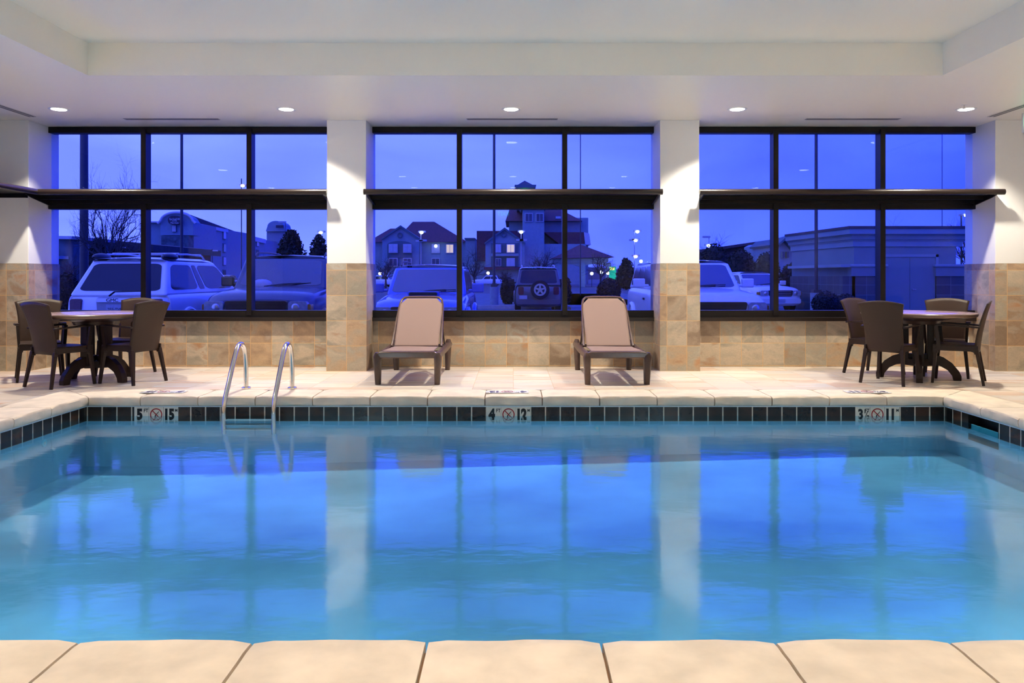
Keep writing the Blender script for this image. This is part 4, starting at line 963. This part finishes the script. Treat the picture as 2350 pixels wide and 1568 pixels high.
# utility building
D = 29
x0, x1 = X(1960, D), X(2228, D); xl = X(1850, 34)
t = thing('utility_building', 'small utility building with deep cornice, block base and double doors in the right window', 'building', (x0, D, G))
def ub(name, py0, py1, grow, mt, right=0, par=t, z0=None, z1=None):
    z1 = Z(py0, D) - G if z1 is None else z1; z0 = Z(py1, D) - G if z0 is None else z0; g = grow
    W_ = x1 - x0 + right
    return MB().plan([(-g, -g), (W_ + g, -g), (W_ + g, 5.5), (-.35 - g, 5.5)], z0, z1).build(name, mt, par)
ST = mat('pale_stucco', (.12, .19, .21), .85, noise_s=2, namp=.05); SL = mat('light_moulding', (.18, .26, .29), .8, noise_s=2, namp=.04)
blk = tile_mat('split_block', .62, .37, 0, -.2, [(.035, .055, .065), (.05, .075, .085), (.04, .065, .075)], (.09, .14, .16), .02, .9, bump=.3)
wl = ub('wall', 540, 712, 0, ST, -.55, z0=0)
ub('roof_edge', 520, 526, .32, E_['roofdark'], 0)
ub('cornice', 526, 538, .28, SL); ub('moulding', 538, 541, .20, ST); ub('moulding', 541, 550, .16, ST, -.1); ub('moulding', 550, 553, .10, SL, -.2); ub('moulding', 553, 566, .06, SL, -.4)
dx0, dx1 = X(2028, D) - x0, X(2146, D) - x0
for (a, b) in ((-.02, dx0 - .1), (dx1 + .1, x1 - x0 - .3)):
    hh = Z(634, D) - G
    MB().box(a - .10, b + .10, -.10, .2, 0, hh).build('block_base', blk, t)
    MB().box(a - .14, b + .14, -.14, .2, hh, hh + .33).build('base_band', ST, t)
    m = MB().box(a - .20, b + .20, -.20, .2, hh + .33, hh + .44).build('ledge', SL, t, bevel=.04)
MB().box(-.46, 0, -.1, 5.4, 0, Z(634, D) - G).build('block_base', blk, t); MB().box(-.55, 0, -.15, 5.45, Z(634, D) - G + .33, Z(634, D) - G + .44).build('ledge', SL, t)
zd = Z(590, D) - G
fr = MB().box(dx0 - .1, dx0, -.06, .1, 0, zd + .1).box(dx1, dx1 + .1, -.06, .1, 0, zd + .1).box(dx0 - .1, dx1 + .1, -.06, .1, zd, zd + .1).build('door_frame', SL, t)
for k, (a, b) in enumerate(((dx0 + .01, (dx0 + dx1) / 2 - .008), ((dx0 + dx1) / 2 + .008, dx1 - .01))):
    d = MB().box(a, b, -.03, .06, .02, zd - .01).build('door_leaf', mat('painted_steel_door', (.11, .18, .20), .6, noise_s=2, namp=.04), t)
    if k: MB().cyl((a + .09, -.03, .95), (a + .09, -.09, .95), .022, 12).beam((a + .09, -.085, .95), (a + .20, -.085, .95), .02).build('door_handle', E_['alloy'], d)
# gate posts right of it
t = thing('metal_gate', 'grey metal gate posts standing just right of the utility building', 'gate', (X(2224, 27), 27, G))
MB().box(-.06, .08, 0, .14, 0, Z(564, 27) - G).build('post', ST, t); MB().box(.35, .45, 0, .12, 0, Z(564, 27) - G).build('post', ST, t)
MB().box(.08, .35, .02, .08, 0, Z(572, 27) - G).build('gate_panel', ST, t)
# ------------------------------------------------------------------ poles and lamps
def pole(name, label, px, D, pytop, wpx, mt, arms=(), base=None, cat='lamp post', grp=None):
    x = X(px, D); r = wpx * D / F / 2
    t = thing(name, label, cat, (x, D, G), group=grp)
    zt = Z(pytop, D) - G
    MB().cyl((0, 0, .0), (0, 0, zt), r, 12, r * .8).build('pole', mt, t, smooth=True)
    if base:
        bw, bh = base
        MB().cyl((0, 0, 0), (0, 0, bh), bw, 24).build('concrete_base', E_['conc'], t, smooth=True)
        MB().box(-r * 2.2, r * 2.2, -r * 2.2, r * 2.2, bh, bh + .12).build('base_plate', E_['pole'], t)
    for (dx, dz, kind) in arms:
        px_ = dx * D / F; z = Z(dz, D) - G
        MB().beam((0, 0, z), (px_, 0, z), .06 * D / 60, .06 * D / 60).build('arm', mt, t)
        hd = MB().box(min(px_ - .25 * D / 60, px_ + .25 * D / 60), px_ + .3 * D / 60, -.2, .2, z - .04, z + .10 * D / 60).build('lamp_head', E_['polel'] if kind != 'b' else E_['polel'], t)
        if kind in 'cw': MB().ball((px_, -.22, z - .05 * D / 60), .14 * D / 60, .12, .10 * D / 60).build('bulb', E_['bulb'] if kind == 'c' else E_['bulbw'], hd, smooth=True)
    return t
pole('lamp_post', 'thick dark lamp post rising behind the white vehicle in the left window', 193, 24, -60, 19, E_['pole'], [(30, -55, 'n')], (.33, .7))
pole('lamp_post', 'dark car park lamp post in front of the four storey hotel', 417, 36, -60, 7, E_['pole'], [(30, -55, 'n')], (.33, .9))
pole('lamp_post', 'dark lamp post on a round concrete base left of the spare wheel vehicle', 1134, 36, -60, 6.5, E_['pole'], [(30, -55, 'n')], (.20, .95))
pole('lamp_post', 'dark lamp post on a concrete base at the corner of the utility building', 1873, 30, -60, 8, E_['pole'], [(30, -55, 'n')], (.22, .8))
pole('lamp_post', 'thin dark pole at the left edge of the left window', 121, 60, 200, 2.6, E_['pole'], [(12, 205, 'n')])
pole('lamp_post', 'dark pole with a warm lamp in the sky above the hotel', 554, 60, 410, 2.6, E_['pole'], [(5, 426, 'w')])
pole('lamp_post', 'dark post with a square arm beside the evergreen', 655, 120, 511, 1.6, E_['pole'], [(-8, 511, 'n')])
pole('lamp_post', 'lit lamp post above the right hand evergreen', 731, 100, 531, 1.4, E_['polel'], [(6, 533, 'c')])
pole('lamp_post', 'pale lamp post before the gabled wing', 966, 62, 532, 2.4, E_['polel'], [(2, 533, 'c'), (-4, 554, 'n'), (4, 553, 'n')])
pole('lamp_post', 'pale lamp post before the tower wing', 1196, 62, 532, 2.4, E_['polel'], [(0, 532, 'c'), (-4, 552, 'n'), (4, 552, 'n')])
pole('lamp_post', 'dark thin pole in front of the entrance porch', 1332, 55, 300, 2.4, E_['pole'], [(10, 305, 'n')])
pole('lamp_post', 'tall pale lamp post with several lit heads right of the porch', 1456, 75, 528, 2.2, E_['polel'], [(6, 531, 'c'), (2, 551, 'c'), (-4, 552, 'n'), (2, 588, 'w')])
pole('lamp_post', 'lit lamp post among the trees beside the right column', 1627, 70, 543, 2.2, E_['polel'], [(-7, 545, 'n'), (-2, 563, 'c')])
pole('lamp_post', 'thin dark pole above the utility building', 2162, 45, 300, 1.8, E_['pole'], [(10, 305, 'n')])
pole('lamp_post', 'dark post with a bright lamp above the utility building roof', 2206, 42, 492, 4, E_['pole'], [(6, 494, 'c')])
for px, py, D, k, lb in ((872, 628, 130, 'bulbw', 'warm wall lamp at the left end of the gabled wing'), (1120, 627, 130, 'bulbw', 'warm wall lamp under the tower wing canopy'), (1000, 565, 148, 'bulb', 'bright wall lamp beside a window of the gabled wing'),
                        (1358, 628, 105, 'bulb', 'leftmost of three globe lamps by the porch'), (1380, 625, 105, 'bulb', 'middle of three globe lamps by the porch'), (1395, 627, 105, 'bulbw', 'rightmost of three globe lamps by the porch'), (1471, 600, 90, 'bulb', 'distant street lamp low right of the tall pale post')):
    t = thing('globe_lamp', lb, 'lamp', (X(px, D), D, Z(py, D)), group='small lamps around the hotel')
    MB().ball((0, 0, 0), .11 * D / 60 + .02, .15, .11 * D / 60 + .02).build('globe', E_[k], t, smooth=True)
    MB().box(-.04, .04, -.02, .3 if D > 140 else .05, -max(.3, Z(py, D) - G) if D < 140 else -.1, 0).build('stem', E_['pole'], t)
t = thing('street_sign', 'small blue street name sign on a thin post in the left window', 'sign', (X(487, 48), 48, G))
MB().cyl((0, 0, 0), (0, 0, Z(572, 48) - G), .03, 8).build('post', E_['pole'], t); MB().box(.03, .35, -.02, .02, Z(577, 48) - G, Z(574, 48) - G).build('blade', E_['polel'], t)
t = thing('totem_sign', 'green and yellow lit roadside sign right of the porch', 'sign', (X(1404, 95), 95, G))
MB().box(-.3, .5, -.15, .15, 0, Z(612, 95) - G).build('board', mat('green_sign', (.01, .12, .06), .5, emit=(.0, .25, .15), es=1), t); MB().box(-.28, .3, -.18, -.14, Z(620, 95) - G, Z(612, 95) - G - .1).build('lit_panel', mat('yellow_sign', (.4, .4, .1), .5, emit=(.8, .8, .1), es=1), t)
t = thing('dining_bollard', 'short pale bollard at the kerb beside the round bush', 'bollard', (X(156, 45), 45, G)); t.name = 'bollard'
MB().cyl((0, 0, 0), (0, 0, .9), .12, 14).build('post', E_['conc'], t, smooth=True)
# ------------------------------------------------------------------ trees and shrubs
def branches(mb, p, d, ln, r, lev, rng, spread=.55, up=.12, n=5):
    pts = [Vector(p)]; dd = Vector(d).normalized(); rr = [r]
    k = 4
    for i in range(k):
        dd = (dd + Vector((rng.uniform(-1, 1), rng.uniform(-1, 1), rng.uniform(-.6, 1))) * .13 + Vector((0, 0, up * .3))).normalized()
        pts.append(pts[-1] + dd * ln / k); rr.append(r * (1 - .42 * (i + 1) / k))
    mb.tube(pts, rr, 5 if lev > 1 else 3, cap=False)
    if lev <= 0: return
    for c in range(n):
        i = rng.randint(1, k); a = rng.uniform(0, 2 * PI)
        t = (pts[i] - pts[i - 1]).normalized(); s = t.orthogonal().normalized(); q = Matrix.Rotation(a, 3, t) @ s
        nd = (t * (1 - spread) + q * spread + Vector((0, 0, up))).normalized()
        branches(mb, pts[i], nd, ln * rng.uniform(.55, .78), rr[i] * .70, lev - 1, rng, spread, up, n)
def bare(label, px, D, pytop, lev=4, seed=1, trunk=.08, name='bare_tree', spread=.55, n=4, grp=None, wpx=None):
    rng = random.Random(seed); x = X(px, D); H = Z(pytop, D) - G
    t = thing(name, label, 'tree', (x, D, G), group=grp)
    MB().tube([(0, 0, 0), (.02, 0, H * .15), (0, .02, H * .34)], [trunk * 1.15, trunk, trunk * .85], 9).build('trunk', E_['bark'], t, smooth=True)
    m = MB()
    for k in range(6):
        a = 2 * PI * k / 6 + rng.uniform(-.3, .3)
        el = [4, 1.1, 2.6, 1.3, 3, 1.2][k]
        branches(m, (0, 0, H * rng.uniform(.24, .34)), (math.cos(a), math.sin(a), el), H * .36, trunk * .62, lev - 1, rng, spread, .10, n)
    me = m.build('branches', E_['bark'], t)
    zs = [v.co.z for v in me.data.vertices]; k = (H) / max(zs)
    for v in me.data.vertices: v.co.z *= k
    if wpx:
        xs_ = sorted(abs(v.co.x) for v in me.data.vertices); w_ = wpx * D / F / 2 / xs_[int(len(xs_) * .985)]
        for v in me.data.vertices: v.co.x *= w_; v.co.y *= w_
    return t
def foliage(m, c, rx, ry, rz, n, size, rng, shape='ball', core=.0):
    for _ in range(n):
        if shape == 'ball':
            v = Vector((rng.gauss(0, 1), rng.gauss(0, 1), rng.gauss(0, 1))).normalized() * rng.uniform(.35, 1) ** .5
            p = Vector((c[0] + v.x * rx, c[1] + v.y * ry, c[2] + v.z * rz))
        else:
            h = 1 - rng.random() ** .6; a = rng.uniform(0, 2 * PI); r = (1 - h) ** .48 * (.78 + .22 * min(1, h * 6)) * rng.uniform(.0, 1.0) ** .4
            r *= 1 + .15 * math.sin(a * 5 + h * 20)
            p = Vector((c[0] + math.cos(a) * r * rx, c[1] + math.sin(a) * r * ry, c[2] + h * rz))
        q = Matrix.Rotation(rng.uniform(0, 6.28), 3, Vector((rng.gauss(0, 1), rng.gauss(0, 1), rng.gauss(0, 1))).normalized())
        s = size * rng.uniform(.6, 1.4)
        vs_ = [m.bm.verts.new(p + q @ Vector(k) * s) for k in ((-.5, -.35, 0), (.5, -.35, .1), (0, .8, -.05))]
        m.bm.faces.new(vs_)
    return m
def evergreen(label, px, D, pytop, wpx, seed, n=2600, name='evergreen_tree', shape='cone', pybot=None, mt='needle', cat='tree', size=None):
    rng = random.Random(seed); x = X(px, D); zt = Z(pytop, D) - G; r = wpx * D / F / 2
    t = thing(name, label, cat, (x, D, G))
    m = MB()
    if shape == 'cone':
        m.lathe([(0, .3), (r * .72, .35), (r * .68, zt * .35), (r * .48, zt * .65), (r * .2, zt * .85), (0, zt * .9)], n=10)
        foliage(m, (0, 0, .15), r, r, zt - .15, n, size or r * .15, rng, 'cone')
    else:
        m.ball((0, 0, zt / 2 + .08), r * .86, r * .86, zt * .44)
        foliage(m, (0, 0, zt / 2 + .05), r, r, zt / 2, n, size or r * .12, rng)
    m.build('foliage', E_[mt], t)
    MB().cyl((0, 0, 0), (0, 0, zt * .4), r * .08, 8).build('trunk', E_['bark'], t)
bare('large bare tree spreading above the white vehicle in the left window', 252, 22, 318, 5, 5, .085, n=4, wpx=190)
evergreen('dark evergreen with dense needles right of the four storey hotel', 668, 70, 527, 96, 1, 5200, shape='cone')
evergreen('smaller dark evergreen beside the left white column', 732, 78, 538, 72, 2, 4000, shape='cone')
evergreen('dark evergreen mass behind the bare tree', 225, 58, 543, 70, 3, 2600, shape='cone')
evergreen('dark evergreen standing against the hotel stone bay', 402, 100, 574, 46, 33, 1500, shape='cone')
evergreen('round clipped bush at the left edge of the left window', 153, 30, 628, 56, 4, 5000, 'round_bush', 'ball', mt='leaf', cat='bush', size=.07)
evergreen('tall clipped bush by the lamp post base in the middle window', 1166, 37, 640, 36, 5, 2600, 'round_bush', 'ball', mt='leaf', cat='bush', size=.09)
evergreen('dark clipped bush behind the right sun lounger', 1397, 36, 640, 56, 6, 4600, 'round_bush', 'ball', mt='leaf', cat='bush', size=.08)
evergreen('dark narrow bush right of the spare wheel vehicle', 1298, 37, 636, 26, 7, 1800, 'round_bush', 'ball', mt='leaf', cat='bush', size=.09)
evergreen('dark evergreen left of the right hand column trees', 1437, 85, 592, 60, 8, 2600, shape='cone', mt='needle')
evergreen('dark leafy tree touching the right column in the middle window', 1512, 95, 582, 70, 81, 2600, shape='cone', mt='needle')
evergreen('dark hedge tree beside the lit lamp post in the right window', 1640, 60, 560, 70, 9, 3600, shape='ball', mt='needle')
evergreen('dark evergreen behind the large white vehicle roof', 1700, 56, 572, 70, 91, 3600, shape='ball', mt='needle')
evergreen('dark evergreen between the long dark building and the crossover', 1760, 52, 578, 60, 92, 3200, shape='ball', mt='needle')
evergreen('leafy shrub mass right of the crossover', 1822, 44, 605, 66, 93, 3600, 'shrub', 'ball', mt='leaf', cat='bush', size=.12)
evergreen('low twiggy shrub in front of the utility building', 1895, 26.5, 672, 62, 94, 2600, 'shrub', 'ball', mt='leaf', cat='bush', size=.06)
evergreen('low twiggy shrub under the utility building corner', 1940, 27.9, 678, 60, 95, 2600, 'shrub', 'ball', mt='leaf', cat='bush', size=.06)
TG = 'bare winter trees around the hotels'
for i, (px, D, py, lb) in enumerate(((1645, 67, 528, 'round bare tree rising beside the lit lamp in the right window'), (2105, 40, 487, 'small bare tree top above the utility building roof'), (2225, 40, 480, 'bare tree beside the bright lamp at the right edge of the right window'),
        (885, 95, 580, 'bare tree at the left end of the gabled wing'), (1088, 100, 560, 'bare tree between the two hotel wings'), (1378, 90, 562, 'bare tree at the right edge of the entrance porch'), (605, 100, 575, 'bare tree left of the dense evergreen'),
        (1240, 95, 555, 'bare tree in front of the tower foot'), (1158, 90, 612, 'low bare tree below the gabled bay of the tower wing'), (165, 45, 575, 'slim bare sapling before the stone building'), (1745, 60, 575, 'pale bare tree lit in front of the long dark building'))):
    bare(lb, px, D, py, 4, 20 + i, .05 * D / 50 + .02, n=4, grp=None)
# distant ridge
t = MB()
rid = [(-220, 300, G)] ; pts = []
for k in range(45):
    x = -300 + k * 15; pts.append((x, 395, 1.5 + 5.0 * noise.noise(Vector((k * .21, 3, 0))) + 3))
t.prism([(-300, 395, G)] + pts + [(360, 395, G)], (0, 12, 0))
struct(t.build('hills', mat('distant_hills', (.10, .12, .16), .9, noise_s=.1, namp=.1)))
